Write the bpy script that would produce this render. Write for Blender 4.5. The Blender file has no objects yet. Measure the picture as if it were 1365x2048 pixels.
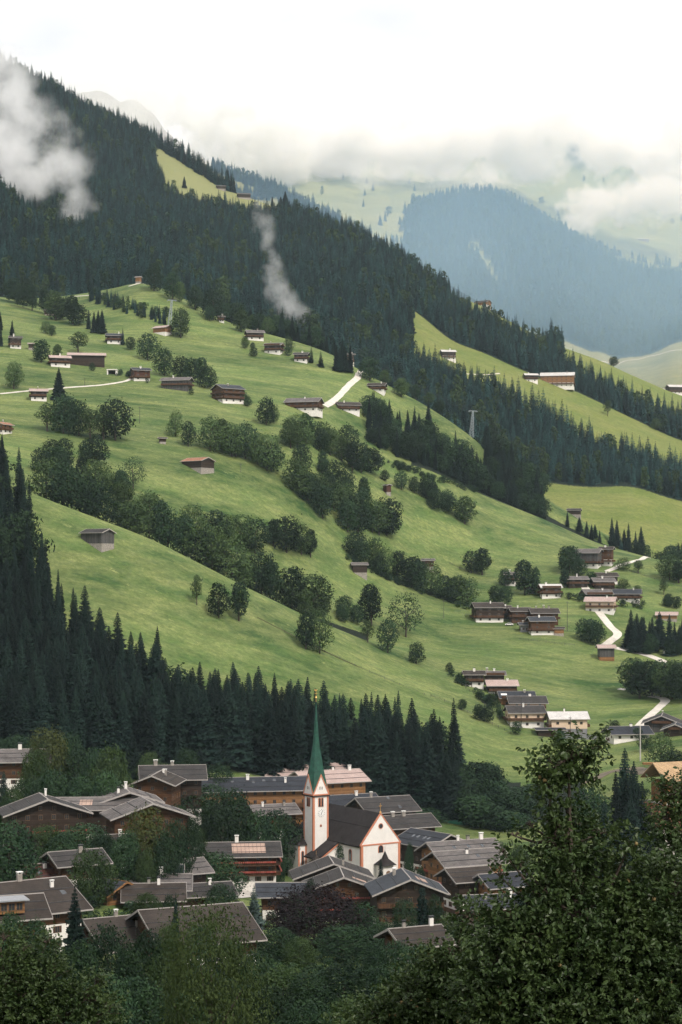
import bpy, math, random
import numpy as np
from mathutils import Vector, noise, Matrix
from mathutils.bvhtree import BVHTree
R = math.radians
K = 0.00027          # metres per photo pixel per metre of distance
HZ = 1150.0
random.seed(7); rng = np.random.default_rng(7)
scene = bpy.context.scene
col = scene.collection

def P(px, py, D):
    return Vector(((px-682.5)*K*D, D, (HZ-py)*K*D))
def tag(o, label=None, cat=None, group=None, kind=None):
    if label: o['label'] = label
    if cat: o['category'] = cat
    if group: o['group'] = group
    if kind: o['kind'] = kind
    return o
def link(o, parent=None):
    col.objects.link(o)
    if parent: o.parent = parent
    return o
def empty(name, loc=(0,0,0), rz=0):
    o = bpy.data.objects.new(name, None); o.location = loc; o.rotation_euler = (0,0,rz)
    o.empty_display_size = .5
    return link(o)

# ------------------------------------------------------------------ materials
def nodes_of(m):
    m.use_nodes = True
    nt = m.node_tree; nt.nodes.clear()
    out = nt.nodes.new('ShaderNodeOutputMaterial')
    return nt, out
def N(nt, t, **kw):
    n = nt.nodes.new(t)
    for k, v in kw.items():
        if k in n.inputs: n.inputs[k].default_value = v
        else: setattr(n, k, v)
    return n
def mixc(nt, fac, a, b, blend='MIX'):
    m = nt.nodes.new('ShaderNodeMix'); m.data_type = 'RGBA'; m.blend_type = blend
    for s, v in ((0, fac), (6, a), (7, b)):
        if isinstance(v, (int, float)): m.inputs[s].default_value = v
        elif isinstance(v, (tuple, list)): m.inputs[s].default_value = tuple(v)+((1,) if len(v) == 3 else ())
        else: nt.links.new(v, m.inputs[s])
    return m.outputs[2]
def mth(nt, op, a, b=None, c=None, clamp=False):
    m = nt.nodes.new('ShaderNodeMath'); m.operation = op; m.use_clamp = clamp
    for i, v in enumerate((a, b, c)):
        if v is None: continue
        if isinstance(v, (int, float)): m.inputs[i].default_value = v
        else: nt.links.new(v, m.inputs[i])
    return m.outputs[0]
def noi(nt, vec, scale, detail=4, rough=.55, w=None):
    n = N(nt, 'ShaderNodeTexNoise'); n.inputs['Scale'].default_value = scale
    n.inputs['Detail'].default_value = detail; n.inputs['Roughness'].default_value = rough
    nt.links.new(vec, n.inputs['Vector'])
    return n.outputs['Fac']
def ramp(nt, v, lo, hi):
    m = N(nt, 'ShaderNodeMapRange'); m.inputs[1].default_value = lo; m.inputs[2].default_value = hi
    nt.links.new(v, m.inputs[0]); return m.outputs[0]
def bsdf(nt, out, colr, rough=.8, spec=.3, normal=None):
    b = N(nt, 'ShaderNodeBsdfPrincipled')
    if isinstance(colr, tuple): b.inputs['Base Color'].default_value = colr+(1,)
    else: nt.links.new(colr, b.inputs['Base Color'])
    b.inputs['Roughness'].default_value = rough
    b.inputs['Specular IOR Level'].default_value = spec
    if normal: nt.links.new(normal, b.inputs['Normal'])
    nt.links.new(b.outputs[0], out.inputs['Surface']); return b
def bump(nt, h, strength=.5, dist=.05):
    b = N(nt, 'ShaderNodeBump'); b.inputs['Strength'].default_value = strength; b.inputs['Distance'].default_value = dist
    nt.links.new(h, b.inputs['Height']); return b.outputs[0]
def simple(name, c, rough=.8, var=.35, scale=1.2, spec=.15, metal=0):
    """a plain surface with weathering"""
    m = bpy.data.materials.new(name); nt, out = nodes_of(m)
    tc = N(nt, 'ShaderNodeTexCoord').outputs['Object']
    f = ramp(nt, noi(nt, tc, scale, 6, .65), .3, .7)
    d = tuple(x*(1-var) for x in c); l = tuple(min(1, x*(1+var*.6)) for x in c)
    b = bsdf(nt, out, mixc(nt, f, d, l), rough, spec); b.inputs['Metallic'].default_value = metal
    return m
def roofmat(name, c, row=.35, rough=.7, var=.3, ribs=False, spec=.15):
    rough = max(rough, .6); spec = min(spec, .2)
    """roof covering: rows of tiles (or standing seams) run from local x/y, patches of weathering"""
    m = bpy.data.materials.new(name); nt, out = nodes_of(m)
    tc = N(nt, 'ShaderNodeTexCoord').outputs['Object']
    sep = N(nt, 'ShaderNodeSeparateXYZ'); nt.links.new(tc, sep.inputs[0])
    info = N(nt, 'ShaderNodeObjectInfo').outputs['Random']
    rows = mth(nt, 'FRACT', mth(nt, 'DIVIDE', sep.outputs[0] if ribs else sep.outputs[1], row))
    line = mth(nt, 'LESS_THAN', rows, .16)
    cell = N(nt, 'ShaderNodeTexWhiteNoise'); cell.noise_dimensions = '3D'
    sc = N(nt, 'ShaderNodeVectorMath', operation='MULTIPLY'); sc.inputs[1].default_value = (1/.42, 1/row, 0)
    nt.links.new(tc, sc.inputs[0])
    fl = N(nt, 'ShaderNodeVectorMath', operation='FLOOR'); nt.links.new(sc.outputs[0], fl.inputs[0])
    nt.links.new(fl.outputs[0], cell.inputs['Vector'])
    f = ramp(nt, noi(nt, tc, .28, 8, .75), .36, .66)
    base = mixc(nt, f, tuple(x*(1-var*1.3) for x in c), tuple(x*(1+var*1.2) for x in c))
    tl = mixc(nt, mth(nt, 'MULTIPLY', cell.outputs[0], .05 if ribs else .22), base, tuple(x*.35 for x in c))
    moss = ramp(nt, noi(nt, tc, 1.6, 5, .7), .6, .8)
    tl = mixc(nt, mth(nt, 'MULTIPLY', moss, .5), tl, (.04, .046, .026))
    c2 = mixc(nt, mth(nt, 'MULTIPLY', line, .7), tl, tuple(x*.4 for x in c))
    bsdf(nt, out, c2, rough, spec, bump(nt, rows, .6, .06))
    return m
def plankmat(name, c, vert=False, step=.22, var=.4):
    m = bpy.data.materials.new(name); nt, out = nodes_of(m)
    tc = N(nt, 'ShaderNodeTexCoord').outputs['Object']
    sep = N(nt, 'ShaderNodeSeparateXYZ'); nt.links.new(tc, sep.inputs[0])
    s = mth(nt, 'ADD', sep.outputs[0], sep.outputs[1]) if vert else sep.outputs[2]
    d = mth(nt, 'DIVIDE', s, step)
    rows = mth(nt, 'FRACT', d); idx = mth(nt, 'FLOOR', d)
    wn = N(nt, 'ShaderNodeTexWhiteNoise'); wn.noise_dimensions = '1D'; nt.links.new(idx, wn.inputs['W'])
    info = N(nt, 'ShaderNodeObjectInfo').outputs['Random']
    base = mixc(nt, wn.outputs[0], tuple(x*(1-var) for x in c), tuple(x*(1+var*.6) for x in c))
    f = ramp(nt, noi(nt, tc, .8, 6, .7), .35, .75)
    base = mixc(nt, mth(nt, 'MULTIPLY', f, .5), base, tuple(x*.35 for x in c))
    line = mth(nt, 'LESS_THAN', rows, .14)
    c2 = mixc(nt, mth(nt, 'MULTIPLY', line, .75), base, tuple(x*.15 for x in c))
    bsdf(nt, out, c2, .75, .2, bump(nt, rows, .5, .04))
    return m
def leafmat(name, c, c2, var=.5, rough=.7, spec=.08, trans=.25, scale=3.0):
    m = bpy.data.materials.new(name); nt, out = nodes_of(m)
    tc = N(nt, 'ShaderNodeTexCoord').outputs['Object']
    info = N(nt, 'ShaderNodeObjectInfo').outputs['Random']
    off = N(nt, 'ShaderNodeVectorMath', operation='ADD'); nt.links.new(tc, off.inputs[0])
    comb = N(nt, 'ShaderNodeCombineXYZ'); nt.links.new(mth(nt, 'MULTIPLY', info, 31), comb.inputs[0])
    nt.links.new(comb.outputs[0], off.inputs[1])
    f = ramp(nt, noi(nt, off.outputs[0], scale, 3, .6), .32, .68)
    geo = N(nt, 'ShaderNodeNewGeometry').outputs['Random Per Island']
    f2 = mth(nt, 'ADD', mth(nt, 'MULTIPLY', f, .6), mth(nt, 'MULTIPLY', geo, .4))
    a = mixc(nt, f2, c, c2)
    br = mth(nt, 'ADD', mth(nt, 'MULTIPLY', info, var), 1-var/2)
    g = N(nt, 'ShaderNodeVectorMath', operation='SCALE'); nt.links.new(a, g.inputs[0]); nt.links.new(br, g.inputs['Scale'])
    b = N(nt, 'ShaderNodeBsdfPrincipled'); nt.links.new(g.outputs[0], b.inputs['Base Color'])
    b.inputs['Roughness'].default_value = rough; b.inputs['Specular IOR Level'].default_value = spec
    if trans > 0:
        t = N(nt, 'ShaderNodeBsdfTranslucent'); nt.links.new(g.outputs[0], t.inputs[0])
        mx = N(nt, 'ShaderNodeMixShader'); mx.inputs[0].default_value = trans
        nt.links.new(b.outputs[0], mx.inputs[1]); nt.links.new(t.outputs[0], mx.inputs[2])
        nt.links.new(mx.outputs[0], out.inputs['Surface'])
    else: nt.links.new(b.outputs[0], out.inputs['Surface'])
    return m

M = {}
M['roof_brown'] = roofmat('brown_roof_tiles', (.044, .035, .030), .55)
M['roof_grey'] = roofmat('grey_roof_tiles', (.046, .042, .041), .5)
M['roof_light'] = roofmat('light_grey_roof_tiles', (.125, .112, .108), .5)
M['roof_pink'] = roofmat('pale_pink_metal_roof', (.40, .30, .27), .5, .45, .12, True)
M['roof_slate'] = roofmat('blue_grey_slate_roof', (.038, .043, .053), .3, .45)
M['roof_dark'] = roofmat('dark_metal_roof', (.026, .029, .037), .5, .42, .2, True)
M['roof_church'] = roofmat('dark_shingle_roof', (.028, .024, .024), .22, .7, .3)
M['roof_red'] = roofmat('rust_red_roof', (.075, .028, .022), .35, .6)
M['roof_orange'] = roofmat('orange_brown_roof', (.33, .16, .10), .35, .7)
M['roof_white'] = roofmat('pale_grey_metal_roof', (.52, .50, .48), .5, .4, .12, True)
M['roof_raw'] = plankmat('raw_board_roof', (.45, .30, .17), True, .5, .2)
M['plaster'] = simple('white_plaster', (.72, .68, .64), .9, .10, .5)
M['cream'] = simple('cream_plaster', (.62, .47, .34), .9, .10, .6)
M['stone'] = simple('rough_stone', (.30, .27, .24), .95, .4, 1.5)
M['grey_wall'] = simple('grey_render', (.20, .20, .21), .9, .2, .8)
M['wood_dark'] = plankmat('dark_weathered_planks', (.045, .030, .022))
M['wood_brown'] = plankmat('brown_log_wall', (.10, .048, .024))
M['wood_orange'] = plankmat('orange_new_timber', (.30, .15, .065))
M['wood_grey'] = plankmat('silver_grey_boards', (.095, .09, .088), True, .3)
M['wood_redbrown'] = plankmat('red_brown_boards', (.085, .034, .022), True, .25)
M['rail'] = plankmat('balcony_boards', (.10, .050, .028), True, .16)
M['rail_dark'] = plankmat('dark_balcony_boards', (.045, .03, .024), True, .16)
M['trim'] = simple('pale_verge_board', (.34, .31, .29), .6, .2)
M['trim_dark'] = simple('dark_verge_board', (.07, .06, .055), .6, .2)
M['zinc'] = simple('zinc_sheet', (.33, .34, .36), .4, .15, metal=.3)
M['white'] = simple('white_paint', (.75, .73, .70), .6, .08)
M['glass'] = simple('window_glass', (.035, .04, .045), .12, .3, spec=.8)
M['frame'] = simple('window_frame_wood', (.16, .09, .05), .6, .2)
M['salmon'] = simple('salmon_painted_trim', (.50, .20, .12), .8, .12)
M['copper'] = simple('green_copper_sheet', (.022, .075, .054), .6, .5, .9)
M['gold'] = simple('gilded_metal', (.70, .40, .14), .35, .1, metal=.7)
M['iron'] = simple('dark_iron', (.05, .05, .055), .5, .2)
M['steel'] = simple('galvanised_steel', (.30, .33, .36), .5, .1)
M['flower'] = leafmat('red_geraniums', (.20, .02, .02), (.32, .12, .09), .2, trans=0, scale=6)
M['gravel'] = simple('pale_gravel', (.56, .52, .46), .95, .2, .3)
M['asphalt'] = simple('grey_asphalt', (.13, .125, .12), .9, .2, .4)
M['concrete'] = simple('bare_concrete', (.42, .39, .36), .9, .2, .5)
M['brick'] = simple('salmon_block_wall', (.45, .22, .15), .9, .25, 1.5)
M['solar'] = simple('solar_glass', (.05, .06, .08), .15, .1, spec=.9)
M['solar_pale'] = roofmat('pinkish_solar_collectors', (.36, .25, .20), 1.0, .25, .15, True, .7)
M['bark'] = simple('grey_brown_bark', (.07, .055, .045), .95, .4, 2)
M['birch'] = simple('pale_bark', (.30, .27, .24), .9, .4, 3)
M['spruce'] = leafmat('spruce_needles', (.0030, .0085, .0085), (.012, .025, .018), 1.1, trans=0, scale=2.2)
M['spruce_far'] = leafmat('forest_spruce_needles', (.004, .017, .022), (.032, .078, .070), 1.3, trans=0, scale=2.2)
M['broad'] = leafmat('dark_broad_leaves', (.0075, .020, .013), (.032, .060, .025), .95, trans=.15, scale=2.5)
M['broad_light'] = leafmat('light_broad_leaves', (.020, .040, .015), (.050, .076, .028), .4, trans=.2, scale=2.5)
M['broad_yellow'] = leafmat('yellowing_leaves', (.028, .042, .015), (.068, .076, .026), .3, trans=.2, scale=2.5)
M['beech'] = leafmat('purple_beech_leaves', (.008, .0055, .007), (.020, .013, .014), .3, trans=.1, scale=2.5)
M['bluespruce'] = leafmat('blue_grey_needles', (.035, .055, .050), (.07, .10, .09), .3, trans=0, scale=2.5)
M['larch'] = leafmat('soft_larch_needles', (.024, .040, .014), (.052, .072, .024), .3, trans=.2, scale=4)
M['broad_mid'] = leafmat('mid_green_broad_leaves', (.020, .044, .018), (.080, .120, .042), .7, trans=.15, scale=2.5)
M['apple_leaf'] = leafmat('apple_leaves', (.013, .030, .009), (.060, .090, .028), .1, .45, .22, .18, 1.6)
M['apple'] = simple('ripening_apple_skin', (.17, .125, .055), .45, .5, 9)

# ------------------------------------------------------------------ terrain
PXI = np.concatenate([-100-np.cumsum(np.geomspace(8, 900, 26))[::-1], np.arange(-100, 1470, 5.0), 1466+np.cumsum(np.geomspace(8, 900, 26))])
def contour(pts, step=5.0, sm=7):
    a = np.array(sorted(pts), float)
    g = np.arange(-600, 2000, step)
    py = np.interp(g, a[:, 0], a[:, 1]); D = np.interp(g, a[:, 0], a[:, 2])
    k = np.exp(-.5*(np.arange(-3*sm, 3*sm+1)/sm)**2); k /= k.sum()
    f = lambda v: np.convolve(np.pad(v, 3*sm, mode='edge'), k, 'valid')
    return np.interp(PXI, g, f(py)), np.interp(PXI, g, f(D))
class Layer:
    def __init__(s, name, contours, per, amp, mat_fn, sm=7, tsm=.18, ns=1.0, rg=1.0):
        C = [contour(c, sm=sm) for c in contours]
        py = np.array([c[0] for c in C]); D = np.array([c[1] for c in C])
        n = len(C); t = np.linspace(0, n-1, (n-1)*per+1); s.t = t
        k0 = np.arange(n)
        PY = np.array([np.interp(t, k0, py[:, j]) for j in range(len(PXI))]).T
        LD = np.array([np.interp(t, k0, np.log(D[:, j])) for j in range(len(PXI))]).T
        w = max(1, int(tsm*per*3)); kk = np.exp(-.5*(np.arange(-w, w+1)/max(.5, tsm*per))**2); kk /= kk.sum()
        # smooth heights (not screen rows) along the depth direction
        Dm = np.exp(LD); Z = (HZ-PY)*K*Dm
        pad = lambda A: np.pad(A, ((w, w), (0, 0)), mode='reflect', reflect_type='odd')
        sm1 = lambda A: np.array([np.convolve(pad(A)[:, j], kk, 'valid') for j in range(A.shape[1])]).T
        Dm = sm1(Dm); Z = sm1(Z)
        X = (PXI-682.5)[None, :]*K*Dm
        for i in range(Z.shape[0]):
            for j in range(Z.shape[1]):
                x, y = X[i, j], Dm[i, j]
                a = amp*y/1000
                sc = ns/y*1000
                v = noise.noise((x*.004*sc, y*.004*sc, 3))*4 + noise.noise((x*.013*sc, y*.013*sc, 8))*1.4*rg + noise.noise((x*.05*sc, y*.05*sc, 1))*.35*rg*rg + (abs(noise.noise((x*.028*sc, y*.018*sc, 4)))*1.6*rg if rg > 1 else 0)
                Z[i, j] += v*a
        s.X, s.Y, s.Z = X, Dm, Z
        s.PY = HZ-Z/(K*Dm)
        ni, nj = Z.shape
        vs = np.stack([X, Dm, Z], -1).reshape(-1, 3)
        idx = np.arange(ni*nj).reshape(ni, nj)
        f = np.stack([idx[:-1, :-1], idx[:-1, 1:], idx[1:, 1:], idx[1:, :-1]], -1).reshape(-1, 4)
        me = bpy.data.meshes.new(name); me.from_pydata(vs.tolist(), [], f.tolist()); me.update()
        me.polygons.foreach_set('use_smooth', [True]*len(me.polygons))
        s.o = link(bpy.data.objects.new(name, me)); s.o['kind'] = 'structure'
        s.bvh = BVHTree.FromPolygons(vs.tolist(), f.tolist())
        cov = mat_fn(s)
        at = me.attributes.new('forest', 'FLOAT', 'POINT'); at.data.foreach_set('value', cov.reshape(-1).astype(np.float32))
    def h(s, x, y):
        r = s.bvh.ray_cast(Vector((x, y, 3000)), Vector((0, 0, -1)))
        return r[0].z if r[0] else None
    def at(s, px, py, tmin=0):
        """first point of the surface, going away from the camera, seen on photo pixel px,py"""
        j = np.interp(px, PXI, np.arange(len(PXI))); j0 = int(j); fr = j-j0; j1 = min(j0+1, len(PXI)-1)
        c = s.PY[:, j0]*(1-fr)+s.PY[:, j1]*fr; dd = s.Y[:, j0]*(1-fr)+s.Y[:, j1]*fr
        i0 = int(np.searchsorted(s.t, tmin))
        for i in range(i0, len(c)-1):
            if c[i] >= py >= c[i+1]:
                f = (c[i]-py)/max(1e-6, c[i]-c[i+1]); D = dd[i]*(1-f)+dd[i+1]*f
                return P(px, py, D)
        i = i0+int(np.argmin(np.abs(c[i0:]-py)))
        return P(px, c[i], dd[i])
    def pt(s, px, t):
        j = np.interp(px, PXI, np.arange(len(PXI))); j0 = int(j); fr = j-j0; j1 = min(j0+1, len(PXI)-1)
        i = np.interp(t, s.t, np.arange(len(s.t))); i0 = int(i); fi = i-i0; i1 = min(i0+1, len(s.t)-1)
        g = lambda A: (A[i0, j0]*(1-fr)+A[i0, j1]*fr)*(1-fi)+(A[i1, j0]*(1-fr)+A[i1, j1]*fr)*fi
        return Vector((g(s.X), g(s.Y), g(s.Z)))
def inpoly(X, Y, poly):
    c = np.zeros(X.shape, bool); n = len(poly); j = n-1
    for i in range(n):
        xi, yi = poly[i]; xj, yj = poly[j]
        t = ((yi > Y) != (yj > Y)) & (X < (xj-xi)*(Y-yi)/((yj-yi) or 1e-9)+xi)
        c ^= t; j = i
    return c
def z2(px, z, D): return (px, HZ-z/(K*D), D)

T1C = [
 [z2(-600,-1.9,2.5), z2(2000,-1.9,2.5)],
 [z2(-600,-10.5,28), z2(2000,-10.2,28)],
 [z2(-600,-34,100), z2(2000,-35,100)],
 [z2(-600,-54,210), z2(2000,-56,210)],
 [(-400,1840,320),(0,1880,322),(150,1915,325),(400,1945,330),(800,1955,330),(1800,1960,330)],
 [(-400,1640,440),(0,1680,430),(300,1700,435),(450,1770,470),(600,1790,490),(800,1795,495),(1000,1800,495),(1365,1790,500),(1800,1780,500)],
 [(-400,1540,530),(0,1565,530),(300,1590,540),(450,1670,540),(600,1680,550),(800,1700,550),(900,1730,540),(1100,1730,540),(1200,1700,540),(1300,1600,540),(1800,1560,540)],
 [(-400,1480,580),(0,1510,580),(200,1520,590),(400,1530,600),(600,1570,620),(800,1620,620),(900,1645,620),(1000,1650,630),(1100,1640,620),(1200,1600,600),(1300,1560,590),(1365,1545,590),(1800,1540,590)],
 [(-400,1290,665),(0,1320,665),(200,1350,670),(400,1440,672),(600,1490,680),(800,1520,680),(900,1545,680),(1000,1560,690),(1100,1560,690),(1200,1535,690),(1365,1515,680),(1800,1480,680)],
 [(-400,1130,730),(0,1160,730),(200,1190,735),(400,1275,735),(600,1345,740),(800,1405,750),(1000,1465,755),(1200,1475,760),(1365,1450,760),(1800,1400,760)],
 [(-400,900,800),(0,955,800),(120,1003,800),(300,1072,805),(450,1148,805),(600,1223,815),(750,1288,840),(900,1335,860),(1000,1345,870),(1200,1375,880),(1365,1370,880),(1800,1330,880)],
 [(-400,920,850),(0,975,850),(300,1090,852),(600,1238,860),(750,1288,890),(900,1290,930),(1000,1270,950),(1100,1268,950),(1200,1285,950),(1365,1290,950),(1800,1280,950)],
 [(-400,880,900),(0,930,900),(200,985,905),(400,1080,910),(600,1175,920),(750,1222,945),(900,1228,985),(1000,1215,1005),(1100,1200,1015),(1200,1195,1020),(1365,1225,1020),(1800,1230,1020)],
 [(-400,810,980),(0,860,980),(200,895,975),(400,945,970),(500,978,980),(600,1030,995),(700,1095,1010),(800,1140,1030),(900,1155,1060),(1000,1145,1080),(1100,1130,1100),(1200,1120,1105),(1300,1117,1110),(1800,1120,1110)],
 [(-400,760,1080),(0,795,1080),(200,815,1070),(400,850,1060),(600,890,1065),(700,955,1090),(800,985,1110),(900,1015,1135),(1000,1045,1160),(1100,1065,1180),(1200,1095,1190),(1300,1116,1200),(1365,1122,1200),(1800,1130,1200)],
 [(-400,660,1200),(0,705,1200),(200,740,1190),(400,772,1160),(600,815,1150),(700,868,1165),(760,915,1170),(850,930,1190),(960,982,1215),(1080,1030,1240),(1200,1087,1260),(1300,1112,1280),(1365,1140,1290),(1800,1170,1290)],
 [(-400,620,1290),(0,655,1290),(200,690,1280),(400,730,1260),(600,765,1240),(740,815,1230),(850,920,1240),(965,990,1260),(1080,1045,1290),(1200,1100,1310),(1365,1150,1330),(1800,1180,1340)],
 [(-400,545,1480),(0,590,1480),(100,612,1480),(200,590,1480),(280,556,1470),(350,580,1450),(450,640,1400),(550,668,1380),(650,697,1350),(740,748,1320),(850,805,1300),(940,862,1300),(1000,920,1320),(1080,985,1330),(1200,1060,1330),(1365,1130,1350),(1800,1160,1350)],
 [(-400,560,1600),(0,600,1600),(280,570,1580),(450,655,1500),(650,712,1440),(850,820,1400),(1000,935,1400),(1200,1080,1400),(1365,1150,1420),(1800,1190,1420)],
 [(-400,700,1700),(1800,1250,1600)],
]
FOREST1 = [  # ground areas of dense wood, in photo pixels of the ground itself
 (8.0, [(-700,900),(0,965),(50,1080),(100,1240),(200,1350),(330,1430),(450,1480),(620,1505),(800,1530),(900,1552),(1060,1570),(1160,1560),(1180,1600),(1100,1650),(1000,1648),(900,1643),(740,1600),(560,1560),(380,1530),(-700,1500)]),
]
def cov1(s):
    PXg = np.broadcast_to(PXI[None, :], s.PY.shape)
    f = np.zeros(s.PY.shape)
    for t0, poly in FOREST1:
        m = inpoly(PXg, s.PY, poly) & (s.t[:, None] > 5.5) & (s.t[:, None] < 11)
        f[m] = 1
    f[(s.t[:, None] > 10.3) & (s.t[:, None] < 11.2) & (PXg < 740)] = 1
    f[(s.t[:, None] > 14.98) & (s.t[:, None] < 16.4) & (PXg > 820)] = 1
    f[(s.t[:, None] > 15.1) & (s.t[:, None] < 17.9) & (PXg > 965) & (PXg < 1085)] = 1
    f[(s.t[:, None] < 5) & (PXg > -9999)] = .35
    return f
def dist_noise(): pass
def landmat(name, meadow_a, meadow_b, yellow, soil, sc=1.0, gold=None):
    m = bpy.data.materials.new(name); nt, out = nodes_of(m)
    geo = N(nt, 'ShaderNodeNewGeometry').outputs['Position']
    # stretch grain along the slope (mowing and cattle terraces)
    mp = N(nt, 'ShaderNodeMapping'); mp.inputs['Scale'].default_value = (.35, 1, 2.2); mp.inputs['Rotation'].default_value = (0, 0, R(25))
    nt.links.new(geo, mp.inputs['Vector'])
    big = ramp(nt, noi(nt, mp.outputs[0], .014*sc, 6, .6), .40, .60)  # broad light and dark greens: grass tone plus soft slope shading put into the colour
    mid = ramp(nt, noi(nt, mp.outputs[0], .045*sc, 8, .72), .38, .64)
    fine = ramp(nt, noi(nt, geo, .45*sc, 6, .75), .35, .7)
    c = mixc(nt, big, meadow_a, meadow_b)
    c = mixc(nt, mth(nt, 'MULTIPLY', mid, .65), c, yellow)
    c = mixc(nt, mth(nt, 'MULTIPLY', fine, .55), c, tuple(x*.45 for x in meadow_a))
    pm = N(nt, 'ShaderNodeMapping'); pm.inputs['Scale'].default_value = (.12, 1.6, 1.6); pm.inputs['Rotation'].default_value = (0, 0, R(-18)); nt.links.new(geo, pm.inputs['Vector'])
    terr = ramp(nt, noi(nt, pm.outputs[0], .16*sc, 6, .7), .42, .62)
    c = mixc(nt, mth(nt, 'MULTIPLY', terr, .32), c, tuple(x*.62 for x in meadow_a))
    spots = ramp(nt, noi(nt, geo, .16*sc, 8, .8), .58, .72)
    c = mixc(nt, mth(nt, 'MULTIPLY', spots, .5), c, tuple(x*1.25 for x in yellow))
    if gold:
        sz = N(nt, 'ShaderNodeSeparateXYZ'); nt.links.new(geo, sz.inputs[0])
        c = mixc(nt, mth(nt, 'MULTIPLY', ramp(nt, sz.outputs[2], 260, 420), .7), c, gold)
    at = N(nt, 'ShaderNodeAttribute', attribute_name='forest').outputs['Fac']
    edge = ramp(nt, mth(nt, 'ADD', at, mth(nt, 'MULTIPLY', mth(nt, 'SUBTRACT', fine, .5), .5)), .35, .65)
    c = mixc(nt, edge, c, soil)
    b = bsdf(nt, out, c, .9, .1, bump(nt, noi(nt, geo, .7*sc, 8, .8), .9, .7/sc))
    return m
T1 = Layer('hillside', T1C, 12, .5, cov1, sm=5, tsm=.16, ns=1)
T1.o.data.materials.append(landmat('meadow_grass', (.040,.088,.026), (.134,.200,.060), (.33,.345,.13), (.012,.018,.012)))

T2C = [
 [(-400,700,1600),(0,680,1600),(300,670,1560),(600,780,1480),(800,860,1440),(965,940,1410),(1080,1060,1380),(1200,1125,1370),(1365,1145,1380),(1800,1170,1380)],
 [(-400,540,1720),(0,560,1720),(300,560,1680),(600,690,1600),(800,775,1540),(965,880,1520),(1080,968,1510),(1180,972,1510),(1260,963,1510),(1365,1000,1520),(1800,1050,1520)],
 [(-400,500,1850),(0,510,1850),(300,530,1830),(600,650,1760),(800,735,1700),(880,752,1690),(1000,795,1680),(1100,850,1680),(1200,905,1680),(1365,960,1680),(1800,1000,1680)],
 [(-400,450,2050),(0,460,2050),(300,490,2030),(600,600,1950),(750,600,1900),(825,612,1900),(900,682,1890),(960,700,1890),(1050,740,1880),(1150,776,1880),(1200,798,1880),(1365,880,1880),(1800,930,1880)],
 [(-400,180,2700),(0,280,2600),(300,400,2450),(600,520,2200),(750,560,2080),(900,640,2000),(1000,680,1980),(1100,735,1960),(1200,785,1950),(1365,865,1940),(1800,920,1940)],
 [(-400,-60,3100),(0,132,2900),(60,152,2880),(150,203,2820),(300,272,2740),(460,378,2640),(600,425,2500),(700,468,2400),(800,520,2300),(900,585,2200),(960,602,2170),(1000,625,2150),(1100,680,2120),(1200,712,2100),(1290,755,2100),(1365,790,2100),(1800,880,2100)],
 [(-400,0,3300),(0,160,3100),(300,300,2900),(600,450,2650),(900,610,2320),(1100,705,2240),(1300,775,2200),(1800,900,2200)],
 [(-400,500,3500),(1800,1000,2400)],
]
MEADOW2 = [  # open ground among the ridge forest
 (3.2, [(300,284),(345,300),(400,335),(470,376),(560,400),(625,416),(570,436),(480,432),(420,418),(370,412),(330,388),(312,335)]),
 (3.2, [(440,405),(480,398),(520,408),(500,416)]),
 (3.2, [(905,570),(960,590),(1000,618),(1060,650),(1115,676),(1080,690),(990,652),(945,630),(895,600)]),
 (3.2, [(1120,680),(1200,700),(1290,745),(1365,775),(1420,800),(1365,800),(1290,775),(1200,735),(1140,708)]),
]
def cov2(s):
    PXg = np.broadcast_to(PXI[None, :], s.PY.shape); t = s.t[:, None]
    f = np.ones(s.PY.shape)
    f[(t < 1.02) & (PXg > 1065)] = 0
    f[(t > 2.0) & (t < 3.02) & (PXg > 822)] = 0
    for t0, poly in MEADOW2:
        f[inpoly(PXg, s.PY, poly) & (t > t0)] = 0
    f[(t > 4.3) & (t < 5.2) & (PXg > 1120)] = 0
    return f
T2 = Layer('forested_mountain', T2C, 16, .5, cov2, sm=4, tsm=.12, ns=1.4)
T2.o.data.materials.append(landmat('upper_meadow_grass', (.13,.18,.045), (.17,.20,.055), (.27,.26,.095), (.013,.022,.017), .8, (.225,.225,.11)))

SPC = [
 [(-400,700,1640),(0,690,1640),(200,680,1640),(320,690,1600),(420,760,1600),(1800,1300,1600)],
 [(-400,560,1690),(0,575,1680),(200,570,1680),(285,568,1660),(380,690,1640),(1800,1300,1640)],
 [(-400,120,2000),(0,385,1920),(100,452,1880),(200,500,1830),(270,548,1780),(330,620,1740),(420,740,1700),(1800,1300,1700)],
 [(-400,180,2120),(0,450,2020),(200,580,1930),(330,700,1830),(1800,1350,1750)],
 [(-400,500,2250),(0,700,2130),(1800,1500,1850)],
]
T5 = Layer('wooded_spur', SPC, 14, .4, lambda s: np.ones(s.PY.shape), sm=4, tsm=.12, ns=1.4)
T5.o.data.materials.append(T2.o.data.materials[0])

T3C = [  # ridge behind the first one, yellow alp and wood
 [(-400,300,3600),(300,500,3550),(500,520,3500),(700,560,3400),(1800,1100,3200)],
 [(-400,60,3900),(200,200,3850),(330,280,3800),(430,330,3750),(480,350,3700),(560,388,3650),(650,425,3600),(750,480,3550),(1800,1100,3400)],
 [(-400,120,4100),(430,360,3950),(650,460,3800),(1800,1150,3600)],
]
def cov3(s):
    PXg = np.broadcast_to(PXI[None, :], s.PY.shape)
    f = np.zeros(s.PY.shape); f[(PXg > 625)] = 1
    return f
T3 = Layer('alpine_ridge', T3C, 14, .5, cov3, sm=4, tsm=.1, ns=1.6)
T3.o.data.materials.append(landmat('alp_grass', (.18,.19,.07), (.23,.22,.085), (.33,.29,.13), (.013,.022,.017), .5))

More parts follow.
